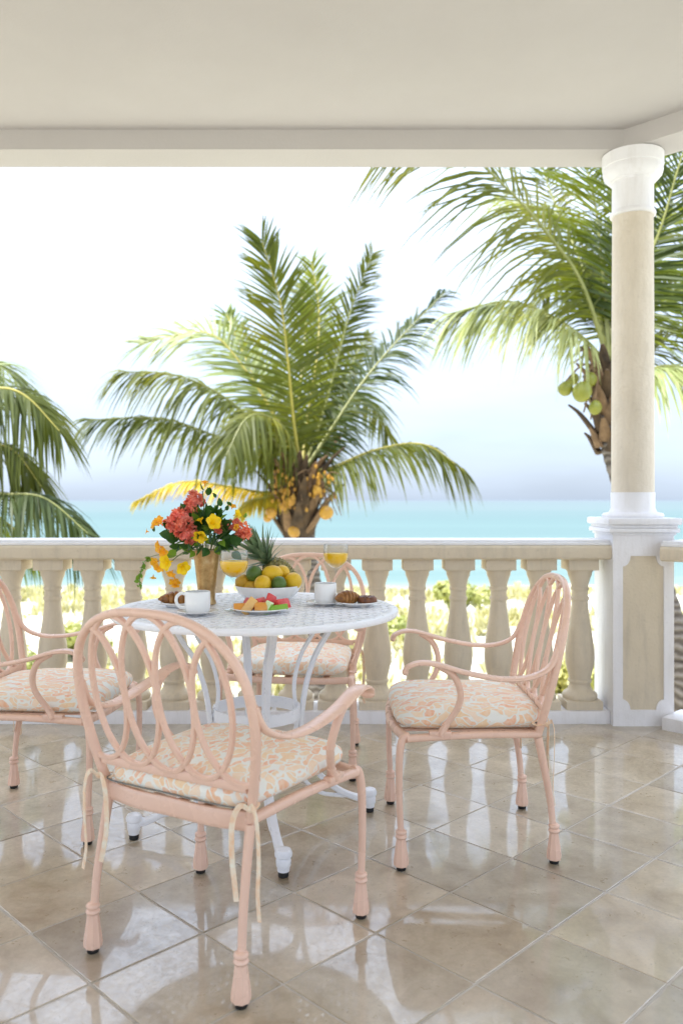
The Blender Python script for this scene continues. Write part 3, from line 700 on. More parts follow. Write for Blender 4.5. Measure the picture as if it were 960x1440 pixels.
for q in range(4):
    a = R(-73+90*q); ca, sa = math.cos(a), math.sin(a)
    rp = lambda r_, z_, o_=0.0: (r_*ca-o_*sa, r_*sa+o_*ca, z_)
    m = MB(); up = (-sa, ca, 0)
    m.tube(cr([rp(0.292, TZ-0.016), rp(0.262, 0.66), rp(0.212, 0.58), rp(0.180, 0.49), rp(0.163, 0.40), rp(0.158, 0.33), rp(0.172, 0.25), rp(0.215, 0.165), rp(0.285, 0.098), rp(0.35, 0.062), rp(0.395, 0.052)], 5), ([0.009, 0.009, 0.0098, 0.010, 0.011, 0.013], [0.011, 0.011, 0.0115, 0.012, 0.014, 0.017]), 10, up, sq=0.75)
    lg = m.build('leg', 'table_white', tb)
    m = MB()
    m.tube(cr([rp(0.232, TZ-0.016), rp(0.205, 0.66), rp(0.158, 0.58), rp(0.134, 0.49), rp(0.136, 0.42), rp(0.150, 0.385)], 5), ([0.0068]*2, [0.0095]*2), 10, up, sq=0.75); 
    m.tube(cr([rp(0.150, 0.36), rp(0.128, 0.27), rp(0.15, 0.17), rp(0.215, 0.095), rp(0.29, 0.072), rp(0.34, 0.066)], 5), ([0.008, 0.007, 0.007], [0.010]*2), 8, up); m.build('brace', 'table_white', lg)
    m = MB()
    m.lathe([(0.018, 0.018), (0.019, 0.028), (0.022, 0.034), (0.023, 0.05), (0.021, 0.058), (0.026, 0.062), (0.027, 0.072), (0.022, 0.082), (0.010, 0.087), (0.0, 0.088)], 16, rp(0.41, 0.0))
    m.build('foot', 'table_white', lg)
    m = MB(); m.lathe([(0.013, 0.0), (0.016, 0.003), (0.016, 0.0185)], 14, rp(0.41, 0.0)); m.build('glide', 'rubber', lg)

# ================================================================== THINGS ON THE TABLE
T0 = TZ+0.0006
KD = 0.979
def spot(px, D): D *= KD; return ((px-480)/F*D, D, T0)
def cup(name, loc, rz, label, saucer_label, R_=0.041, h=0.068):
    sc_ = MB(); sc_.lathe([(0.0, 0.003), (0.028, 0.003), (0.030, 0.0), (0.034, 0.0), (0.042, 0.006), (0.066, 0.011), (0.067, 0.0125), (0.065, 0.0135), (0.040, 0.0095), (0.034, 0.0065), (0.0, 0.006)], 40)
    s_ = sc_.build('saucer', 'porcelain'); s_.location = loc; tag(s_, saucer_label, 'saucer', 'white saucers')
    r = empty(name, (loc[0], loc[1], loc[2]+0.0068), rz, label=label, cat='cup', group='white coffee cups')
    m = MB(); m.lathe([(0.0, 0.004), (R_*0.72, 0.004), (R_*0.74, 0.0), (R_*0.82, 0.0), (R_*0.93, 0.006), (R_, 0.018), (R_, h-0.002), (R_-0.0012, h), (R_-0.0034, h-0.001), (R_-0.0042, 0.02), (R_*0.85, 0.009), (0.0, 0.007)], 44); m.build('body', 'porcelain', r)
    m = MB(); m.tube(cr([(R_-0.002, 0, h*0.86), (R_+0.012, 0, h*0.90), (R_+0.026, 0, h*0.74), (R_+0.028, 0, h*0.48), (R_+0.017, 0, h*0.26), (R_-0.002, 0, h*0.22)], 7), (0.0055, 0.0036), 10, (0, 1, 0)); m.build('handle', 'porcelain', r)
    m = MB(); m.lathe([(0.0, h*0.72), (R_-0.0046, h*0.72)], 32); m.build('coffee', 'coffee', r)
cup('coffee_cup', spot(278, 2.72), R(178), 'white coffee cup with its handle to the left, before the croissant', 'white saucer under the cup in front of the croissant')
cup('coffee_cup', spot(457.5, 2.97), R(70), 'white coffee cup below the farther juice glass', 'white saucer under the cup beside the pastry plate', 0.039, 0.070)

def plate(loc, rad, label):
    m = MB(); m.lathe([(0, 0.004), (rad*0.52, 0.004), (rad*0.55, 0.0), (rad*0.62, 0.0), (rad*0.7, 0.005), (rad, 0.0125), (rad+0.0005, 0.0142), (rad-0.002, 0.0155), (rad*0.7, 0.0095), (rad*0.58, 0.0075), (0, 0.007)], 48)
    o = m.build('plate', 'porcelain'); o.location = loc; return tag(o, label, 'plate', 'white plates on the table')
def croissant(loc, rz, L, rr_, label, seed=1, curl=0.7, mat='croissant'):
    m = MB(); path = []; rad = []; N = 56; rd = random.Random(seed)
    for i in range(N+1):
        t = i/N*2-1; a = t*curl
        path.append(Vector((L/2*math.sin(a)/math.sin(curl), -L*0.32*(1-math.cos(a)), 0)))
        seg = (i/N*7) % 1; env = max(0.12, (1-abs(t)**1.7))**0.75
        rad.append(rr_*env*(0.80+0.20*math.sin(seg*math.pi)**0.5))
    m.tube(path, (rad, [x*0.88 for x in rad]), 18)
    zmin = min(v[2] for v in m.v)
    m.v = [(x, y, max(z, zmin*0.72)-zmin*0.72+0.0012*noise.noise(Vector((x*90, y*90, z*90)))) for x, y, z in m.v]
    o = m.build('croissant', mat, None, True, 70); o.location = loc; o.rotation_euler = (0, 0, rz); return tag(o, label, 'croissant', 'croissants')
s1 = spot(250, 2.93); plate(s1, 0.060, 'small white plate carrying the lone croissant')
croissant((s1[0]-0.004, s1[1], s1[2]+0.0078), R(8), 0.122, 0.030, 'golden croissant lying behind the left coffee cup', 2, 0.75)
s2 = spot(502, 2.95); plate(s2, 0.076, 'white plate with dark pastries at the right of the table')
croissant((s2[0]-0.034, s2[1]-0.004, s2[2]+0.0078), R(28), 0.100, 0.031, 'dark glossy croissant on the right plate', 5, 0.7)
m = MB(); path = []; rad = []
for i in range(90):
    a = i/89*2*math.pi*2.4; rr_ = 0.006+0.027*i/89; path.append(Vector((rr_*math.cos(a), rr_*math.sin(a), 0.012+0.006*(1-i/89)+0.002*math.sin(a*3.3))))
m.tube(path, ([0.0065, 0.008, 0.008], [0.010, 0.012, 0.0125]), 9)
for i in range(9):
    a = i*2.4; m.ell((0.024*math.cos(a), 0.024*math.sin(a), 0.024), (0.005, 0.004, 0.0035), 7, 5)
o = m.build('pastry_swirl', 'pastry', None, True, 70); o.location = (s2[0]+0.033, s2[1]-0.012, s2[2]+0.0075); tag(o, 'dark raisin pastry swirl beside the glossy croissant', 'pastry')

# juice glasses
def juice_glass(loc, label, k_=1.0):
    r = empty('juice_glass', loc, 0, label=label, cat='glass', group='stemmed glasses of orange juice')
    m = MB()
    outer = [(0.0, 0.0), (0.034, 0.0), (0.035, 0.0015), (0.030, 0.0035), (0.012, 0.0065), (0.0048, 0.012), (0.0036, 0.03), (0.0036, 0.085), (0.0052, 0.102), (0.010, 0.108), (0.022, 0.115), (0.034, 0.124), (0.043, 0.137), (0.0475, 0.153), (0.0478, 0.172), (0.0460, 0.192), (0.0448, 0.2005)]
    inner = [(0.0438, 0.2005), (0.0449, 0.192), (0.0467, 0.172), (0.0464, 0.153), (0.042, 0.1378), (0.033, 0.1252), (0.021, 0.1164), (0.010, 0.1105), (0.0, 0.1095)]
    m.lathe(outer+inner, 40); m.build('bowl_and_stem', 'glass', r)
    m = MB(); m.lathe([(0.0, 0.1100), (0.0102, 0.1108), (0.0212, 0.1167), (0.0332, 0.1255), (0.0422, 0.138), (0.0466, 0.1533), (0.0468, 0.163), (0.0466, 0.1645), (0.0, 0.1640)], 40); m.build('juice', 'juice', r)
juice_glass(spot(329, 2.83), 'stemmed glass of orange juice beside the bronze vase')
juice_glass(spot(472, 3.24), 'stemmed glass of orange juice behind the right coffee cup')

# fruit bowl
fb = spot(377, 3.07)
m = MB(); m.lathe([(0, 0.005), (0.052, 0.005), (0.055, 0.0), (0.062, 0.0), (0.085, 0.012), (0.108, 0.034), (0.121, 0.058), (0.1205, 0.0605), (0.118, 0.060), (0.104, 0.036), (0.080, 0.016), (0.055, 0.009), (0, 0.008)], 56)
o = m.build('fruit_bowl', 'porcelain'); o.location = fb; tag(o, 'white porcelain bowl heaped with lemons and limes', 'bowl')
def citrus(kind, px, py, D, L, r_, rx, ry, rz, label, mat):
    m = MB(); prof = []
    for i in range(15):
        t = -1+2*i/14; rr_ = r_*math.sqrt(max(0, 1-abs(t)**2.2)); 
        if kind == 'lemon': rr_ = max(rr_, 0.006*(1-abs(t))+0.002) if abs(t) > 0.93 else rr_
        prof.append((max(0.0005, rr_), t*L/2*(1.06 if kind == 'lemon' and abs(t) > 0.98 else 1)))
    m.lathe(prof, 22); m.v = [(x*(1+0.02*noise.noise(Vector((x*40, y*40, z*40)))), y, z) for x, y, z in m.v]
    o = m.build(kind, mat, None, True, 80); o.location = PX(px, py, D*KD); o.rotation_euler = (R(rx), R(ry), R(rz)); tag(o, label, kind, 'citrus in the fruit bowl')
citrus('lime', 357.5, 807, 3.035, 0.066, 0.0295, 70, 30, 10, 'green lime on top of the bowl at the left', 'lime')
citrus('lime', 392, 821, 2.995, 0.058, 0.0275, 80, 0, 20, 'dark green lime at the front rim of the bowl', 'lime')
citrus('lemon', 382.5, 807, 3.035, 0.076, 0.0305, 0, 86, 8, 'yellow lemon lying on top of the pile', 'lemon')
citrus('lemon', 369.5, 821, 2.985, 0.064, 0.0305, 75, 20, 0, 'yellow lemon at the front centre of the bowl', 'lemon')
citrus('lemon', 412, 817.5, 3.04, 0.068, 0.032, 60, 50, -20, 'yellow lemon at the right rim of the bowl', 'lemon')
citrus('lemon', 342, 819, 3.05, 0.062, 0.029, 70, -30, 0, 'ochre lemon at the left rim of the bowl', 'lemon_deep')
citrus('lemon', 354, 826, 3.03, 0.058, 0.026, 20, 80, 0, 'ochre lemon half hidden low in the bowl at the left', 'lemon_deep')
citrus('lemon', 396, 806, 3.085, 0.066, 0.029, 60, 60, 0, 'yellow lemon tucked behind the top of the pile', 'lemon')
citrus('lemon', 376, 826, 3.10, 0.066, 0.031, 10, 80, 40, 'yellow lemon at the bottom middle of the bowl', 'lemon')
citrus('lemon', 402, 829, 3.07, 0.062, 0.029, 80, 20, 40, 'yellow lemon low in the bowl under the right ones', 'lemon_deep')
citrus('lemon', 360, 827, 3.13, 0.062, 0.029, 70, 20, 70, 'yellow lemon at the back of the bowl', 'lemon')

# pineapple leaning in the bowl, its crown to the upper left
pb = empty('pineapple', PX(394, 811, 3.16*KD), 0, label='whole pineapple behind the citrus, its spiky crown tilted left', cat='pineapple')
axis = Vector((-0.60, -0.18, 0.78)).normalized(); pm = axis.to_track_quat('Z', 'Y').to_matrix().to_4x4()
m = MB(); prof = []
for i in range(15):
    t = -1+2*i/14; prof.append((max(0.001, 0.052*max(0, 1-abs(t)**2.6)**0.5), t*0.075))
m.lathe(prof, 24); 
for kx in range(13):
    t = -0.86+1.72*kx/12; rr_ = 0.052*(1-abs(t)**2.6)**0.5; nn_ = max(5, int(2*math.pi*rr_/0.0215))
    for i in range(nn_):
        a = 2*math.pi*(i+0.5*(kx % 2))/nn_; c0 = Vector((rr_*math.cos(a), rr_*math.sin(a), t*0.075)); nrm = Vector((math.cos(a), math.sin(a), t*0.6)).normalized()
        sd_ = Vector((-math.sin(a), math.cos(a), 0)); up_ = nrm.cross(sd_)
        ring = [c0+nrm*0.0005+(sd_*math.cos(b_)*0.0105+up_*math.sin(b_)*0.0075) for b_ in [2*math.pi*k_/6 for k_ in range(6)]]
        ring2 = [c0+nrm*0.0045+(sd_*math.cos(b_)*0.006+up_*math.sin(b_)*0.004) for b_ in [2*math.pi*k_/6 for k_ in range(6)]]
        tip = c0+nrm*0.0075+up_*0.004
        m.add(ring+ring2+[tip], [(k_, (k_+1) % 6, 6+(k_+1) % 6, 6+k_) for k_ in range(6)]+[(6+k_, 6+(k_+1) % 6, 12) for k_ in range(6)])
m.xf(pm); m.build('fruit_body', 'pine_skin', pb, True, 60)
def blade(L, w, bend_, n=6, fold=0.25):
    vs = []; fs = []
    for i in range(n+1):
        q_ = i/n; ww = w*(1-q_**1.6)*(0.75+0.5*q_*(1-q_)*2)+0.0003; zz = L*(q_-0.10*bend_*q_*q_); out = L*bend_*q_*q_*0.6
        vs += [(-ww, out+ww*fold, zz), (0, out, zz), (ww, out+ww*fold, zz)]
        if i: b_ = i*3; fs += [(b_-3, b_-2, b_+1, b_), (b_-2, b_-1, b_+2, b_+1)]
    return vs, fs
rd = random.Random(11)
for i in range(46):
    q_ = i/45; a = i*2.39996; tilt = R(62-58*q_+rd.uniform(-6, 6)); L = 0.075+0.075*math.sin(q_*2.6)+rd.uniform(-0.01, 0.01)
    m = MB(); vs, fs = blade(L, 0.0125, rd.uniform(0.3, 0.75)*(1-q_*0.6)); m.add(vs, fs)
    mt = pm @ Matrix.Translation((0, 0, 0.070+0.035*q_)) @ Matrix.Rotation(a, 4, 'Z') @ Matrix.Rotation(-tilt, 4, 'X') @ Matrix.Translation((0, 0.004, 0))
    m.xf(mt); m.build('crown_leaf', 'pine_leaf', pb, 'leaf')

# plate of cut fruit
s3 = spot(367, 2.785); plate(s3, 0.098, 'white plate of cut melon at the front of the table')
def wedge(name, loc, rot, size, mats, label, cat, rind=True):
    m = MB(); L, w_, h_ = size; n = 8; vs = []
    # a slice: curved rind below, flesh tapering to a ridge above
    ring = []
    for i in range(n+1):
        a = math.pi+math.pi*i/n; ring.append((w_/2*math.cos(a), h_*0.18+h_*0.18*math.sin(a)))
    prof = ring+[(w_*0.30, h_*0.72), (w_*0.07, h_), (-w_*0.07, h_), (-w_*0.30, h_*0.72)]
    k_ = len(prof)
    for x_, sc_ in ((-L/2, 0.80), (-L/2+0.004, 0.97), (0, 1.0), (L/2-0.004, 0.95), (L/2, 0.78)):
        vs += [(x_, y_*sc_, z_*(0.9+0.1*sc_)) for y_, z_ in prof]
    fs = []
    for r_ in range(4):
        for i in range(k_): fs.append((r_*k_+i, r_*k_+(i+1) % k_, (r_+1)*k_+(i+1) % k_, (r_+1)*k_+i))
    m.cur = 0; m.add(vs, fs+[tuple(reversed(range(k_))), tuple(range(4*k_, 5*k_))])
    if rind and len(mats) > 1:
        for q_ in range(len(fs)):
            if q_ % k_ < n: m.mi[q_] = 1
    o = m.build(name, mats, None, True, 45); o.location = loc; o.rotation_euler = tuple(R(v) for v in rot); return tag(o, label, cat, 'cut fruit on the plate')
def on(dx, dy, dz=0.0082): return (s3[0]+dx, s3[1]+dy, s3[2]+dz)
wedge('cantaloupe_slice', on(-0.055, -0.030), (0, 0, 14), (0.062, 0.030, 0.024), ['cantaloupe', 'cantaloupe_l'], 'orange cantaloupe slice at the left of the fruit plate', 'melon')
wedge('cantaloupe_slice', on(-0.024, -0.036, 0.014), (0, -52, 20), (0.060, 0.026, 0.030), ['cantaloupe_l', 'cantaloupe'], 'pale orange cantaloupe wedge standing upright on the fruit plate', 'melon')
wedge('cantaloupe_slice', on(0.006, -0.044), (0, 0, -6), (0.042, 0.028, 0.028), ['cantaloupe', 'cantaloupe_l'], 'orange cantaloupe chunk at the front of the fruit plate', 'melon')
wedge('honeydew_slice', on(0.036, -0.046, 0.012), (8, -62, -20), (0.044, 0.026, 0.026), ['honeydew', 'rind'], 'white and green honeydew chunk standing on the fruit plate', 'melon')
wedge('honeydew_slice', on(0.062, -0.040), (0, -6, 16), (0.060, 0.022, 0.020), ['rind', 'honeydew'], 'bright green honeydew slice at the right front of the fruit plate', 'melon')
wedge('watermelon_slice', on(0.034, 0.002, 0.020), (0, -60, 60), (0.060, 0.034, 0.036), ['melon_red', 'melon_red'], 'red watermelon wedge rising at the top of the fruit plate', 'melon')
wedge('watermelon_slice', on(0.070, -0.012), (0, 0, 52), (0.056, 0.040, 0.036), ['melon_red', 'pale_rind'], 'red watermelon slice at the right of the fruit plate', 'melon')
wedge('watermelon_slice', on(-0.002, -0.004), (0, 0, 70), (0.056, 0.042, 0.038), ['melon_red', 'pale_rind'], 'red watermelon slice in the middle behind the cantaloupe', 'melon')
wedge('watermelon_slice', on(-0.040, 0.006), (0, 0, 112), (0.056, 0.038, 0.036), ['melon_red', 'pale_rind'], 'red watermelon slice at the back left of the fruit plate', 'melon')

# vase and bouquet
VS = spot(290.5, 2.985)
m = MB(); m.lathe([(0, 0.006), (0.026, 0.006), (0.030, 0.0), (0.034, 0.002), (0.0335, 0.010), (0.0300, 0.016), (0.0315, 0.05), (0.0365, 0.10), (0.0425, 0.15), (0.0475, 0.188), (0.0490, 0.192), (0.0470, 0.193), (0.041, 0.15), (0.034, 0.09), (0.028, 0.03), (0, 0.022)], 40)
o = m.build('flower_vase', 'bronze'); o.location = VS; tag(o, 'tapered hammered bronze vase holding the bouquet', 'vase')
bq = empty('flower_bouquet', (VS[0], VS[1], VS[2]+0.03), 0, label='loose bouquet of coral, yellow and orange flowers in the bronze vase', cat='flowers')
BQ = Vector(bq.location)
rd = random.Random(23)
def bp(px, py, dy=0.0): return PX(px, py, VS[1]+dy)-BQ
neck = Vector((0, 0, 0.16))
def orient(o, p, d, roll=0.0, sc_=1.0):
    o.location = p; o.rotation_euler = (Vector(d).to_track_quat('Z', 'Y').to_matrix() @ Matrix.Rotation(roll, 3, 'Z')).to_euler(); o.scale = (sc_,)*3
# leaves
def leaf_mesh(name, mat, L=0.042, w=0.015):
    m = MB(); vs = []; fs = []; n = 6
    for i in range(n+1):
        q_ = i/n; ww = w*math.sin(min(1, q_*1.02)*math.pi)**0.75*(1.15-0.5*q_)+0.0004; out = 0.010*q_*q_; 
        vs += [(-ww, out-ww*0.30, L*q_), (0, out, L*q_), (ww, out-ww*0.30, L*q_)]
        if i: b_ = i*3; fs += [(b_-3, b_-2, b_+1, b_), (b_-2, b_-1, b_+2, b_+1)]
    m.add(vs, fs); return m.mesh(name, mat, 'leaf')
lm = [leaf_mesh('leaf', 'leaf'), leaf_mesh('leaf', 'leaf', 0.050, 0.020), leaf_mesh('leaf', 'leaf_light', 0.038, 0.014)]
for i in range(185):
    # spread through the crown of the bouquet: a dome over the vase mouth
    a = rd.uniform(0, 2*math.pi); el = rd.uniform(-0.35, 1.35); rr_ = rd.uniform(0.035, 0.105)
    d = Vector((math.cos(a)*math.cos(el)*1.2, math.sin(a)*math.cos(el)*0.8, math.sin(el)*1.15)); p = neck+Vector((-0.006, 0, 0.028))+d*rr_
    if p.z < neck.z-0.02: p.z = neck.z-0.02+rd.random()*0.02
    o = bpy.data.objects.new('leaf', lm[2 if rd.random() < 0.22 else rd.randrange(2)]); link(o, bq)
    orient(o, p, d+Vector((rd.uniform(-.5, .5), rd.uniform(-.6, .2), rd.uniform(-.6, .3))), rd.uniform(0, 6.28), rd.uniform(0.75, 1.15))
# stems
m = MB()
for (px, py) in ((250, 740), (270, 710), (290, 730), (300, 735), (320, 745), (335, 745), (285, 690), (240, 790), (262, 725), (318, 715)):
    p = bp(px, py, rd.uniform(-0.04, 0.03)); m.tube(cr([(rd.uniform(-.01, .01), rd.uniform(-.01, .01), 0.0), neck+Vector((p.x*0.2, p.y*0.2, 0)), p.lerp(neck, 0.4)+Vector((0, 0, 0.02)), p], 5), 0.0018, 6)
m.build('stem', 'stem', bq)
# bougainvillea clusters: many small papery bracts
def bract_cluster(name, n, rad, mat, seed, size=0.012):
    r2 = random.Random(seed); m = MB()
    for i in range(n):
        d = Vector((r2.gauss(0, 1), r2.gauss(0, 1), r2.gauss(0, 1))).normalized(); p = d*rad*r2.uniform(0.55, 1.0)
        qm = (d+Vector((r2.uniform(-.5, .5),)*3)).to_track_quat('Z', 'Y').to_matrix().to_4x4()
        for b_ in range(3):
            mt = Matrix.Translation(p) @ qm @ Matrix.Rotation(b_*2.094+r2.random(), 4, 'Z') @ Matrix.Rotation(R(-38), 4, 'X')
            s_ = size*r2.uniform(0.8, 1.25); st_ = len(m.v)
            m.add([(0, 0, 0), (-s_*0.55, s_*0.2, s_*0.55), (0, s_*0.06, s_*0.6), (s_*0.55, s_*0.2, s_*0.55), (0, s_*0.35, s_*1.25)], [(0, 2, 1), (0, 3, 2), (1, 2, 4), (2, 3, 4)]); m.xf(mt, st_)
    return m.mesh(name, mat, 'leaf')
bm_ = [bract_cluster('bougainvillea_cluster', 26, 0.017, 'coral', s_) for s_ in (1, 2, 3)]; bp_ = [bract_cluster('bougainvillea_cluster', 20, 0.016, 'pink', s_) for s_ in (4, 5)]
for (px, py, dy, mm_, sc_) in ((243, 733, -.05, 0, 1.1), (252, 727, -.06, 1, 1.1), (262, 737, -.07, 2, 1.2), (256, 748, -.075, 0, 1.15), (266, 755, -.08, 1, 1.1), (248, 742, -.04, 2, 1.0), (270, 745, -.06, 0, .9), (236, 737, -.03, 1, .8), (258, 718, -.03, 2, .9),
                               (268, 708, -.02, 0, 1.0), (276, 702, -.02, 1, 1.0), (270, 698, 0, 2, .9), (283, 706, .01, 0, .7), (262, 715, 0, 1, .8), (304, 738, -.06, 2, .85), (307, 745, -.05, 0, .7), (325, 738, -.03, 1, .8), (331, 734, -.02, 2, .6)):
    o = bpy.data.objects.new('bougainvillea_cluster', bm_[mm_]); link(o, bq); o.location = bp(px, py, dy); o.scale = (sc_,)*3; o.rotation_euler = (rd.random()*6, rd.random()*6, rd.random()*6)
for (px, py, dy, mm_, sc_) in ((340, 744, -.03, 0, 1.15), (345, 750, -.04, 1, 1.0), (339, 752, -.03, 0, .9), (254, 738, -.085, 1, .8), (247, 722, -.05, 0, .7), (272, 716, -.03, 1, .7)):
    o = bpy.data.objects.new('bougainvillea_cluster', bp_[mm_]); link(o, bq); o.location = bp(px, py, dy); o.scale = (sc_,)*3; o.rotation_euler = (rd.random()*6, rd.random()*6, rd.random()*6)
# trumpet flowers
def trumpet(mat, L=0.034, w=0.015, n=5, flare=50):
    m = MB()
    m.lathe([(0.0025, 0), (0.003, L*0.35), (0.006, L*0.7), (0.009, L*0.86)], 10, caps=False)
    for i in range(n):
        vs = []; fs = []
        for k_ in range(5):
            q_ = k_/4; ww = w*math.sin((0.18+0.78*q_)*math.pi)**0.8+0.0005; zz = L*0.80+L*0.55*q_*math.cos(R(flare)*q_); out = 0.006+L*0.85*q_*math.sin(R(flare)*(0.4+0.6*q_))
            vs += [(-ww, out+0.002, zz), (0, out, zz-0.002), (ww, out+0.002, zz)]
            if k_: b_ = k_*3; fs += [(b_-3, b_-2, b_+1, b_), (b_-2, b_-1, b_+2, b_+1)]
        st_ = len(m.v); m.add(vs, fs); m.xf(Matrix.Rotation(2*math.pi*i/n, 4, 'Z'), st_)
    return m.mesh('trumpet_flower', mat, 'leaf')
ty = trumpet('lily'); to = trumpet('orange_petal', 0.022, 0.010, 5, 60)
for (px, py, dy, d, sc_) in ((295, 738, -.085, (0.5, -.8, .3), 1.15), (285, 748, -.07, (-.1, -.9, -.5), 1.05), (284, 737, -.06, (-.3, -.3, .9), .6), (243, 789, -.06, (-.5, -.8, -.1), 1.15), (253, 794, -.06, (.5, -.8, -.3), 1.05), (328, 725, .02, (.8, -.5, .3), .7)):
    o = bpy.data.objects.new('trumpet_flower', ty); link(o, bq); orient(o, bp(px, py, dy), d, rd.random()*6, sc_*0.86)
for (px, py, dy, d, sc_) in ((224, 739, -.04, (-.8, -.5, .3), 1.2), (228, 735, -.05, (-.4, -.8, .4), 1.1), (230, 769, -.05, (-.8, -.6, 0), 1.25), (233, 775, -.05, (-.2, -.9, -.2), 1.1), (223, 789, -.04, (-.5, -.8, -.2), 1.15), (225, 795, -.04, (0, -.8, -.6), 1.0), (243, 802, -.05, (-.2, -.7, -.7), 1.0), (246, 812, -.05, (.1, -.7, -.7), 1.2), (247, 818, -.05, (.1, -.5, -.9), .9), (216, 808, -.03, (0, -.4, -.9), .7), (210, 748, -.03, (-.9, -.2, .2), .6), (326, 716, -.01, (.3, -.5, .8), .8), (288, 683, .0, (.1, -.4, .9), .8), (330, 741, -.04, (.6, -.8, 0), .7)):
    o = bpy.data.objects.new('orange_blossom', to); link(o, bq); orient(o, bp(px, py, dy), d, rd.random()*6, sc_*0.78)
# trailing sprig at the left
vine = cr([neck+Vector((-0.03, -0.03, 0.0)), bp(246, 782, -.05), bp(225, 780, -.06), bp(207, 786, -.06), bp(199, 800, -.06), bp(196, 824, -.06)], 7)
m = MB(); m.tube(vine, 0.0011, 6); m.build('trailing_sprig', 'stem', bq)
for i in range(26):
    p = vine[min(len(vine)-1, 19+int(i*0.65))]
    o = bpy.data.objects.new('leaf', lm[2]); link(o, bq); orient(o, p, (rd.uniform(-1, .9), rd.uniform(-.7, .3), rd.uniform(-1.2, .3)), rd.random()*6, rd.uniform(0.35, 0.6))
for (px, py) in ((288, 690), (292, 697), (318, 718), (325, 712), (311, 712), (304, 700), (217, 748), (343, 728), (296, 692)):
    o = bpy.data.objects.new('leaf', lm[rd.choice((0, 2))]); link(o, bq); orient(o, bp(px, py, rd.uniform(-.04, .03)), (rd.uniform(-.8, .8), -.3, 1), rd.random()*6, rd.uniform(0.5, .85))

# ================================================================== GARDEN, BEACH, SEA
def gz(x, y):
    t = max(0.0, min(1.0, (y-20)/42)); t = t*t*(3-2*t)
    z = -3.35-1.45*t
    if y < 60: z += 0.22*noise.noise(Vector((x*0.16, y*0.16, 0)))+0.10*noise.noise(Vector((x*0.5, y*0.5, 3)))
    if y > 58: z -= (y-58)*0.03
    return z
vs = []; fs = []; nx, ny = 60, 80
for j in range(ny+1):
    y = -70+(j/ny)**1.0*165
    for i in range(nx+1):
        x = -90+180*i/nx; vs.append((x, y, gz(x, y)))
for j in range(ny):
    for i in range(nx): a = j*(nx+1)+i; fs.append((a, a+1, a+nx+2, a+nx+1))
m = MB(); m.add(vs, fs); g = m.build('sandy_ground', 'sand', None, True, 180); tag(g, kind='structure')
m = MB(); m.add([(-30000, 50, -4.62), (30000, 50, -4.62), (30000, 40000, -4.62), (-30000, 40000, -4.62)], [(0, 1, 2, 3)])
sea = m.build('sea', 'sea', None, False); tag(sea, kind='structure')
# low dune scrub: nobody could count its blades
rd = random.Random(5); m = MB(); vs = []; fs = []
for i in range(5200):
    y = 9+44*rd.random()**0.9; x = rd.uniform(-1, 1)*(0.55*y+3)
    dens = noise.noise(Vector((x*0.13, y*0.13, 7.3)))
    if dens < -0.10+rd.uniform(-.12, .1) : continue
    z = gz(x, y)-0.04; hh = rd.uniform(0.18, 0.55)*(1+0.5*dens)
    for b_ in range(7):
        a = rd.uniform(0, 6.28); l_ = rd.uniform(0.1, 0.42); w_ = rd.uniform(0.02, 0.06); bx, by = x+rd.uniform(-.2, .2), y+rd.uniform(-.2, .2)
        ca, sa = math.cos(a), math.sin(a); o_ = len(vs)
        vs += [(bx-sa*w_, by+ca*w_, z), (bx+sa*w_, by-ca*w_, z), (bx+ca*l_*0.5+sa*w_, by+sa*l_*0.5-ca*w_, z+hh*0.75), (bx+ca*l_*0.5-sa*w_, by+sa*l_*0.5+ca*w_, z+hh*0.75), (bx+ca*l_, by+sa*l_, z+hh)]
        fs += [(o_, o_+1, o_+2, o_+3), (o_+3, o_+2, o_+4)]
m.add(vs, fs); sc = m.build('dune_scrub', 'scrub', None, 'leaf'); tag(sc, 'low yellow-green scrub covering the dune beyond the terrace', 'scrub', kind='stuff')
# a few rounded shrubs on the dune
def shrub_mesh(seed):
    r2 = random.Random(seed); m = MB(); vs = []; fs = []
    lob = [(Vector((r2.uniform(-.7, .7), r2.uniform(-.6, .6), r2.uniform(0.35, 0.9))), r2.uniform(0.35, 0.6)) for _ in range(7)]
    for i in range(1500):
        c_, r_ = r2.choice(lob); d = Vector((r2.gauss(0, 1), r2.gauss(0, 1), r2.gauss(0, 1))).normalized(); p = c_+d*r_*r2.uniform(0.6, 1.05)
        if p.z < 0.02: continue
        n_ = (d+Vector((r2.uniform(-.7, .7), r2.uniform(-.7, .7), r2.uniform(-.3, .7)))).normalized(); s_ = n_.orthogonal().normalized()*r2.uniform(0.05, 0.09); t_ = n_.cross(s_)*0.9; o_ = len(vs)
        vs += [p-s_-t_*0.4, p+t_*-0.9, p+s_-t_*0.3, p+s_*0.6+t_*0.7, p+t_*1.1, p-s_*0.6+t_*0.7]; fs.append(tuple(range(o_, o_+6)))
    m.add(vs, fs); return m.mesh('foliage', 'shrub', 'leaf')
sm = [shrub_mesh(1), shrub_mesh(2)]
stemm = MB()
for a in range(5): stemm.tube([(0, 0, -0.1), (0.25*math.cos(a*1.3), 0.25*math.sin(a*1.3), 0.35), (0.45*math.cos(a*1.3), 0.45*math.sin(a*1.3), 0.7)], [0.04, 0.03, 0.015], 6)
stemm = stemm.mesh('stems', 'bark')
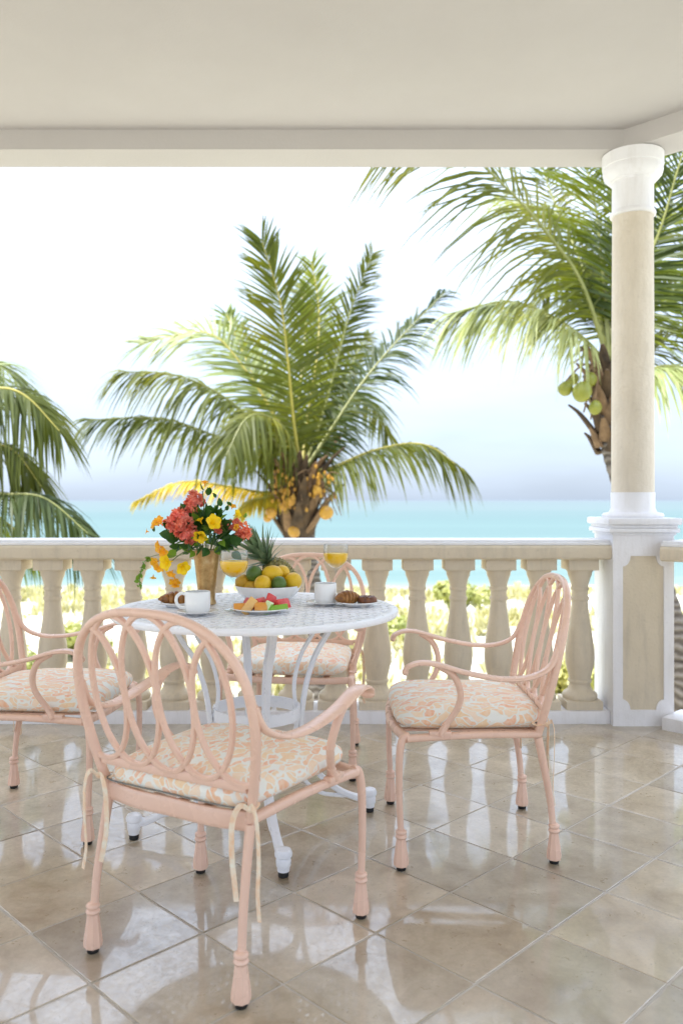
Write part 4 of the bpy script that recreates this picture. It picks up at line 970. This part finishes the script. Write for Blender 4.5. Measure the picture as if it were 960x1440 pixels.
for i, (px, D, s_, wh) in enumerate(((20, 19, 1.1, 'behind the left chair'), (110, 23, 1.1, 'just left of the vase'), (235, 30, 1.2, 'directly behind the vase'), (545, 27, 1.0, 'just right of the table'), (650, 38, 1.3, 'above the right chair arms'), (836, 19, 1.1, 'in the last gap before the pier'), (1000, 23, 1.3, 'to the right of the pier'))):
    x = (px-480)/F*D
    r = empty('dune_shrub', (x, D, gz(x, D)-0.05), i*1.7, label='pale rounded dune shrub beyond the balusters, '+wh, cat='shrub', group='shrubs on the dune')
    r.scale = (s_, s_, s_*0.85)
    for nm, me in (('foliage', sm[i % 2]), ('stems', stemm)): link(bpy.data.objects.new(nm, me), r)

# ================================================================== COCONUT PALMS
def frond(parent, pts, nrm, Ll=0.60, mat='frond', droop=0.45, n=66, vee=0.25, seed=0, rmat='rachis', start=0.16, a0=72, a1=26, thick=0.032, wl=0.021, one=None, gap=0.0):
    """a pinnate leaf along world points pts; nrm = the side its upper face looks to"""
    r2 = random.Random(seed); o0 = Vector(parent.location)
    path = [p-o0 for p in cr(pts, 10)]; N = len(path)
    # even spacing by arc length
    acc = [0.0]
    for i in range(1, N): acc.append(acc[-1]+(path[i]-path[i-1]).length)
    T = acc[-1]
    def at(s):
        s = max(0, min(T, s)); i = 1
        while i < N-1 and acc[i] < s: i += 1
        f_ = (s-acc[i-1])/max(1e-6, acc[i]-acc[i-1]); return path[i-1].lerp(path[i], f_), (path[i]-path[i-1]).normalized()
    nrm = Vector(nrm); vs = []; fs = []
    for i in range(n):
        q = start+(1-start)*(i+0.5)/n; 
        for s in (-1, 1):
            if one and s != one and r2.random() < 0.85: continue
            if r2.random() < gap: continue
            qq = min(1, q+r2.uniform(-.004, .004)); p, t = at(qq*T)
            n_ = (nrm-t*nrm.dot(t)).normalized(); sd = t.cross(n_)
            env = math.sin(min(1, 0.18+(q-start)/(1-start)*0.95)*math.pi*0.86)**0.6 if q < 0.97 else 0.5
            L = Ll*max(0.22, env)*r2.uniform(0.86, 1.08)
            a = R(a0+(a1-a0)*((q-start)/(1-start))**1.1+r2.uniform(-8, 8)+7*math.sin(q*41+seed)*(1 if s > 0 else -1))
            d = (t*math.cos(a)+sd*(s*math.sin(a))+n_*(vee+r2.uniform(-.22, .22))).normalized()
            wv_ = (t-d*t.dot(d)).normalized(); tw = r2.uniform(-0.5, 0.5); wv_ = (wv_*math.cos(tw)+d.cross(wv_)*math.sin(tw))
            g = droop*r2.uniform(0.7, 1.35); o_ = len(vs)
            for k_, (f_, w_) in enumerate(((0, 0.55), (0.25, 1.0), (0.55, 0.85), (0.82, 0.45))):
                c_ = p+d*(L*f_)-Vector((0, 0, 1))*(g*L*f_*f_); vs += [c_-wv_*wl*w_, c_+wv_*wl*w_]
            vs.append(p+d*L-Vector((0, 0, 1))*(g*L))
            fs += [(o_, o_+1, o_+3, o_+2), (o_+2, o_+3, o_+5, o_+4), (o_+4, o_+5, o_+7, o_+6), (o_+6, o_+7, o_+8)]
    m = MB(); m.add(vs, fs); fo = m.build('frond', mat, parent, 'leaf')
    m = MB(); m.tube(path, [thick*1.5, thick, thick*0.75, thick*0.5, thick*0.2], 7, (0, 0, 1)); m.build('rachis', rmat, fo)
    return fo
def trunk(parent, pts, r0, r1):
    o0 = Vector(parent.location); path = [p-o0 for p in cr(pts, 14)]; N = len(path); m = MB()
    rad = [(r0+(r1-r0)*(i/(N-1))**0.8)*(1+0.035*(1 if i % 2 else -1)) for i in range(N)]
    m.tube(path, rad, 14); m.build('trunk', 'bark', parent, True, 60)
def coconut(parent, p, r_, mat, tilt=0):
    m = MB(); m.lathe([(0.001, -r_*1.18), (r_*0.45, -r_*1.02), (r_*0.8, -r_*0.62), (r_*1.0, -r_*0.05), (r_*0.93, r_*0.5), (r_*0.62, r_*0.92), (r_*0.25, r_*1.12), (0.001, r_*1.14)], 16, flute=lambda k_, a: 1+0.045*math.cos(3*a))
    o = m.build('coconut', mat, parent, True, 80); o.location = p-Vector(parent.location); o.rotation_euler = (tilt, tilt*0.7, tilt*2)
def boots(parent, c, n, r_, h0, h1, seed, mat='boot', Lr=(0.35, 0.7), wd=1.0):
    r2 = random.Random(seed); o0 = Vector(parent.location)
    for i in range(n):
        a = i*2.39996; z = h0+(h1-h0)*i/n; L = r2.uniform(*Lr); ca, sa = math.cos(a), math.sin(a); tl = r2.uniform(0.35, 0.9)
        b0 = c+Vector((ca*r_*0.7, sa*r_*0.7, z))-o0; b1 = b0+Vector((ca*L*tl*0.6, sa*L*tl*0.6, L*0.7)); b2 = b0+Vector((ca*L*tl, sa*L*tl, L))
        m = MB(); m.tube(cr([b0, b1, b2], 4), ([0.085*wd, 0.06*wd, 0.038*wd, 0.02], [0.035, 0.03, 0.02, 0.012]), 7, (ca, sa, 0.2)); m.build('leaf_base', r2.choice((mat, mat, 'husk')), parent)

# ---- the palm in the middle
D = 13.0
cp = empty('coconut_palm', (PX(441, 800, D).x, D, -3.6), 0, label='short coconut palm with orange nuts rising behind the middle of the balustrade', cat='palm tree', group='coconut palms')
cc = PX(420, 690, D)
trunk(cp, [Vector((PX(452, 0, D).x, D+.1, -3.6)), PX(447, 950, D), PX(440, 850, D), PX(430, 770, D), PX(420, 700, D)], 0.19, 0.15)
c_m = PX(424, 668, D)
def pf(pts, dd, base=c_m, DD=D):     # pixel path -> world path, depth running from the crown's to +dd
    n = len(pts)+1
    return [base]+[PX(x, y, DD+dd*((i+1)/(n-1))) for i, (x, y) in enumerate(pts)]
UP = (0, 0, 1); CAM = (0, -1, 0.25)
fr = [ # pts, depth run, normal, length, mat, droop, vee, rmat
 ([(414, 600), (405, 510), (394, 425), (368, 338)], -0.5, (0.15, -1, 0.1), 0.92, 'frond', 0.14, 0.05, 'rachis_y'),
 ([(432, 590), (446, 500), (448, 430), (438, 368)], 1.3, (0.2, -1, 0.1), 0.80, 'frond_lime', 0.15, 0.05, 'rachis_y'),
 ([(452, 590), (473, 510), (495, 430), (524, 356)], 0.9, (0.5, -0.8, 0.4), 0.62, 'frond', 0.25, 0.2, 'rachis'),
 ([(468, 600), (508, 540), (556, 482), (624, 412)], 0.3, (-0.2, -0.75, 0.7), 0.72, 'frond_dark', 0.55, 0.1, 'rachis'),
 ([(470, 656), (530, 632), (596, 625), (652, 662)], -0.4, (0.1, -0.3, 1), 0.62, 'frond', 0.95, 0.0, 'rachis_y'),
 ([(388, 590), (345, 520), (290, 468), (196, 484)], 0.6, (0.3, -0.8, 0.6), 0.85, 'frond_pale', 0.3, 0.1, 'rachis_y'),
 ([(375, 610), (310, 555), (245, 527), (168, 522)], -1.2, (0.2, -0.35, 1), 0.85, 'frond', 0.85, 0.0, 'rachis'),
 ([(372, 642), (300, 612), (225, 588), (126, 590)], -1.5, (0.15, -0.3, 1), 0.68, 'frond', 0.85, 0.0, 'rachis'),
 ([(380, 692), (320, 684), (255, 678), (190, 705)], -0.4, (0, -0.4, 1), 0.27, 'frond_yellow', 0.7, 0.0, 'rachis_y'),
 ([(398, 690), (372, 700), (350, 705), (336, 722)], -0.8, (0, -0.5, 1), 0.22, 'frond_yellow', 0.8, 0.0, 'rachis_y'),
 ([(396, 600), (362, 540), (335, 480), (318, 440)], 1.6, (0.3, -1, 0.2), 0.80, 'frond_lime', 0.2, 0.05, 'rachis_y'),
 ([(404, 610), (375, 585), (345, 590), (318, 640)], -1.6, (0.2, -0.5, 0.9), 0.60, 'frond', 0.7, 0.0, 'rachis'),
 ([(440, 600), (478, 560), (515, 560), (545, 610)], 2.4, (0, -0.3, 1), 0.70, 'frond', 0.7, 0.0, 'rachis'),
 ([(455, 610), (480, 560), (500, 500), (520, 470)], 2.2, (0.1, -0.8, 0.5), 0.70, 'frond', 0.35, 0.1, 'rachis'),
 ([(405, 620), (380, 600), (355, 600), (335, 650)], 2.2, (0, -0.3, 1), 0.65, 'frond_dark', 0.8, 0.0, 'rachis'),
 ([(420, 600), (424, 520), (430, 450), (420, 400)], 2.4, (0, -1, 0.2), 0.80, 'frond', 0.2, 0.05, 'rachis_y'),
]
for i, (p, dd, nn, L, mt, dr, ve, rm) in enumerate(fr): frond(cp, pf(p, dd), nn, L*1.14, mt, dr, 88, ve, i+1, rm, wl=0.0195, start=0.10, thick=0.024)
boots(cp, PX(418, 755, D), 64, 0.30, 0.0, 0.95, 4, Lr=(0.35, 0.75), wd=1.35)
m = MB(); m.lathe([(0.13, -0.25), (0.22, -0.02), (0.30, 0.25), (0.31, 0.55), (0.24, 0.85), (0.10, 1.1)], 14, PX(420, 755, D)-Vector(cp.location), flute=lambda k_, a: 1+0.16*math.sin(5*a+k_*2)); m.build('fibre_sheath', 'boot', cp, False)
for (px, py, dd, r_) in ((459, 721, -.55, .105), (381, 721, -.5, .085), (376, 728, -.4, .07), (413, 748, -.5, .085), (408, 705, -.5, .07), (402, 690, -.45, .06), (446, 690, -.5, .075), (398, 712, -.5, .06)):
    coconut(cp, PX(px, py, D+dd), r_, 'coco_orange', px*0.013)
m = MB(); r2 = random.Random(8); o0 = Vector(cp.location)
for i in range(110):
    px, py = r2.choice(((400, 690), (408, 700), (445, 690), (395, 680), (452, 680)))
    m.ell(PX(px+r2.gauss(0, 9), py+r2.gauss(0, 13), D-0.45+r2.uniform(-.15, .2))-o0, (0.024, 0.024, 0.032), 6, 4)
o = m.build('young_nuts', 'coco_orange', cp); o['kind'] = 'stuff'
m = MB()
for i in range(34):
    px, py = r2.choice(((400, 670), (415, 660), (442, 668), (450, 675))); a = PX(px, py, D-0.3)-o0; b_ = a+Vector((r2.uniform(-.35, .4), r2.uniform(-.35, 0), r2.uniform(-.65, .1)))
    m.tube(cr([a, a.lerp(b_, 0.5)+Vector((0, 0, 0.08)), b_], 4), [0.012, 0.006], 5)
m.build('fruit_stalks', 'husk', cp)

# ---- the palm at the right, behind the column
D = 9.2
c_r = PX(858, 520, D)
rp_ = empty('coconut_palm', (PX(962, 0, D).x+0.2, D, -3.6), 0, label='tall coconut palm with green nuts behind the column at the right', cat='palm tree', group='coconut palms')
trunk(rp_, [Vector((PX(985, 0, D).x, D+.1, -3.6)), PX(958, 980, D), PX(950, 900, D), PX(905, 760, D), PX(867, 650, D), PX(852, 580, D), PX(856, 520, D)], 0.17, 0.115)
def pr(pts, dd): return pf(pts, dd, c_r, D)
fr = [
 ([(818, 400), (770, 330), (715, 268), (640, 205), (560, 190)], -0.6, (0.55, -0.75, 0.35), 1.12, 'frond', 0.5, 0.0, 'rachis'),
 ([(822, 478), (770, 442), (712, 424), (636, 440)], -0.3, (0, -0.3, 1), 0.74, 'frond_pale', 0.75, 0.0, 'rachis'),
 ([(848, 400), (838, 300), (820, 220), (790, 130)], 0.8, (0.2, -1, 0.1), 0.85, 'frond_lime', 0.3, 0.05, 'rachis'),
 ([(835, 420), (800, 330), (770, 260), (745, 170)], 1.6, (0.3, -0.9, 0.2), 0.85, 'frond', 0.4, 0.05, 'rachis'),
 ([(870, 400), (885, 300), (890, 220), (885, 130)], 0.5, (-0.1, -1, 0.1), 0.90, 'frond_lime', 0.25, 0.05, 'rachis'),
 ([(880, 430), (925, 330), (955, 230), (990, 130)], -0.6, (-0.45, -0.85, 0.2), 0.95, 'frond_dark', 0.2, 0.05, 'rachis'),
 ([(895, 460), (950, 390), (1010, 350), (1090, 360)], 0.4, (-0.2, -0.6, 0.8), 0.85, 'frond_lime', 0.6, 0.0, 'rachis'),
 ([(905, 520), (945, 515), (990, 530), (1040, 590)], -0.5, (0, -0.3, 1), 0.7, 'frond_pale', 0.75, 0.0, 'rachis'),
 ([(905, 500), (960, 460), (1020, 460), (1080, 500)], 1.2, (0, -0.5, 1), 0.75, 'frond', 0.7, 0.0, 'rachis'),
 ([(850, 440), (830, 380), (800, 370), (760, 420)], 2.2, (0, -0.5, 1), 0.75, 'frond', 0.6, 0.0, 'rachis'),
 ([(862, 440), (900, 350), (930, 300), (970, 290)], 1.8, (0, -0.8, 0.6), 0.8, 'frond', 0.4, 0.0, 'rachis'),
 ([(845, 440), (820, 350), (780, 300), (700, 280)], 2.4, (0.2, -0.6, 0.8), 0.8, 'frond_lime', 0.5, 0.0, 'rachis'),
]
for i, (p, dd, nn, L, mt, dr, ve, rm) in enumerate(fr): frond(rp_, pr(p, dd), nn, L*1.22, mt, dr, 92, ve, 40+i, rm, wl=0.0150, thick=0.02)
boots(rp_, c_r+Vector((-0.03, 0, -0.95)), 44, 0.15, 0.0, 0.98, 9, Lr=(0.2, 0.40))
for (px, py, dd, r_) in ((795, 546, -.3, .078), (818, 551, -.4, .102), (836, 573, -.35, .07), (829, 534, -.2, .075), (806, 533, -.15, .06)): coconut(rp_, PX(px, py, D+dd), r_, 'coco_green', px*0.011)
m = MB(); o0 = Vector(rp_.location)
for (px, py) in ((795, 546), (818, 551), (836, 573), (806, 520), (812, 505), (830, 600), (820, 590)):
    a = PX(845, 520, D-0.1)-o0; b_ = PX(px, py-10, D-0.3)-o0; m.tube(cr([a, a.lerp(b_, 0.5)+Vector((0, 0, 0.12)), b_], 5), [0.018, 0.009], 6)
m.build('fruit_stalks', 'husk', rp_)

# ---- the palm at the left edge
D = 8.6
c_l = PX(-95, 610, D)
lp = empty('coconut_palm', (PX(-120, 0, D).x, D, -3.6), 0, label='coconut palm at the left edge, only its drooping fronds in view', cat='palm tree', group='coconut palms')
trunk(lp, [Vector((PX(-130, 0, D).x, D, -3.6)), PX(-118, 900, D), PX(-105, 740, D), PX(-95, 620, D)], 0.18, 0.13)
fr = [
 ([(-45, 560), (0, 546), (38, 558), (84, 606)], -0.3, (0, -0.35, 1), 0.62, 'frond', 0.75, 0.0, 'rachis_y'),
 ([(-50, 620), (-15, 622), (22, 636), (58, 684)], -0.1, (0, -0.3, 1), 0.55, 'frond', 0.8, 0.0, 'rachis_y'),
 ([(-45, 680), (0, 694), (62, 700), (124, 750)], -0.7, (0, -0.25, 1), 0.66, 'frond_dark', 0.95, 0.0, 'rachis'),
 ([(-60, 560), (-20, 510), (10, 520), (60, 560)], 1.0, (0, -0.4, 1), 0.6, 'frond_pale', 0.6, 0.0, 'rachis'),
 ([(-60, 700), (-20, 720), (10, 735), (45, 770)], 0.6, (0, -0.3, 1), 0.5, 'frond_lime', 0.8, 0.0, 'rachis_y'),
 ([(-110, 520), (-120, 430), (-140, 360), (-190, 320)], 0.3, (0, -1, 0.2), 0.75, 'frond', 0.3, 0.0, 'rachis'),
 ([(-150, 560), (-210, 520), (-270, 520), (-330, 560)], 0.3, (0, -0.4, 1), 0.7, 'frond', 0.7, 0.0, 'rachis'),
 ([(-90, 530), (-80, 460), (-70, 420), (-40, 390)], 1.5, (0, -0.9, 0.4), 0.7, 'frond', 0.4, 0.0, 'rachis'),
 ([(-150, 640), (-210, 650), (-260, 680), (-300, 750)], -0.2, (0, -0.3, 1), 0.7, 'frond_lime', 0.8, 0.0, 'rachis'),
]
for i, (p, dd, nn, L, mt, dr, ve, rm) in enumerate(fr): frond(lp, pf(p, dd, c_l, D), nn, L*1.1, mt, dr, 84, ve, 80+i, rm, wl=0.0145, thick=0.02)
boots(lp, c_l+Vector((0, 0, -0.5)), 12, 0.14, 0.0, 0.45, 12)
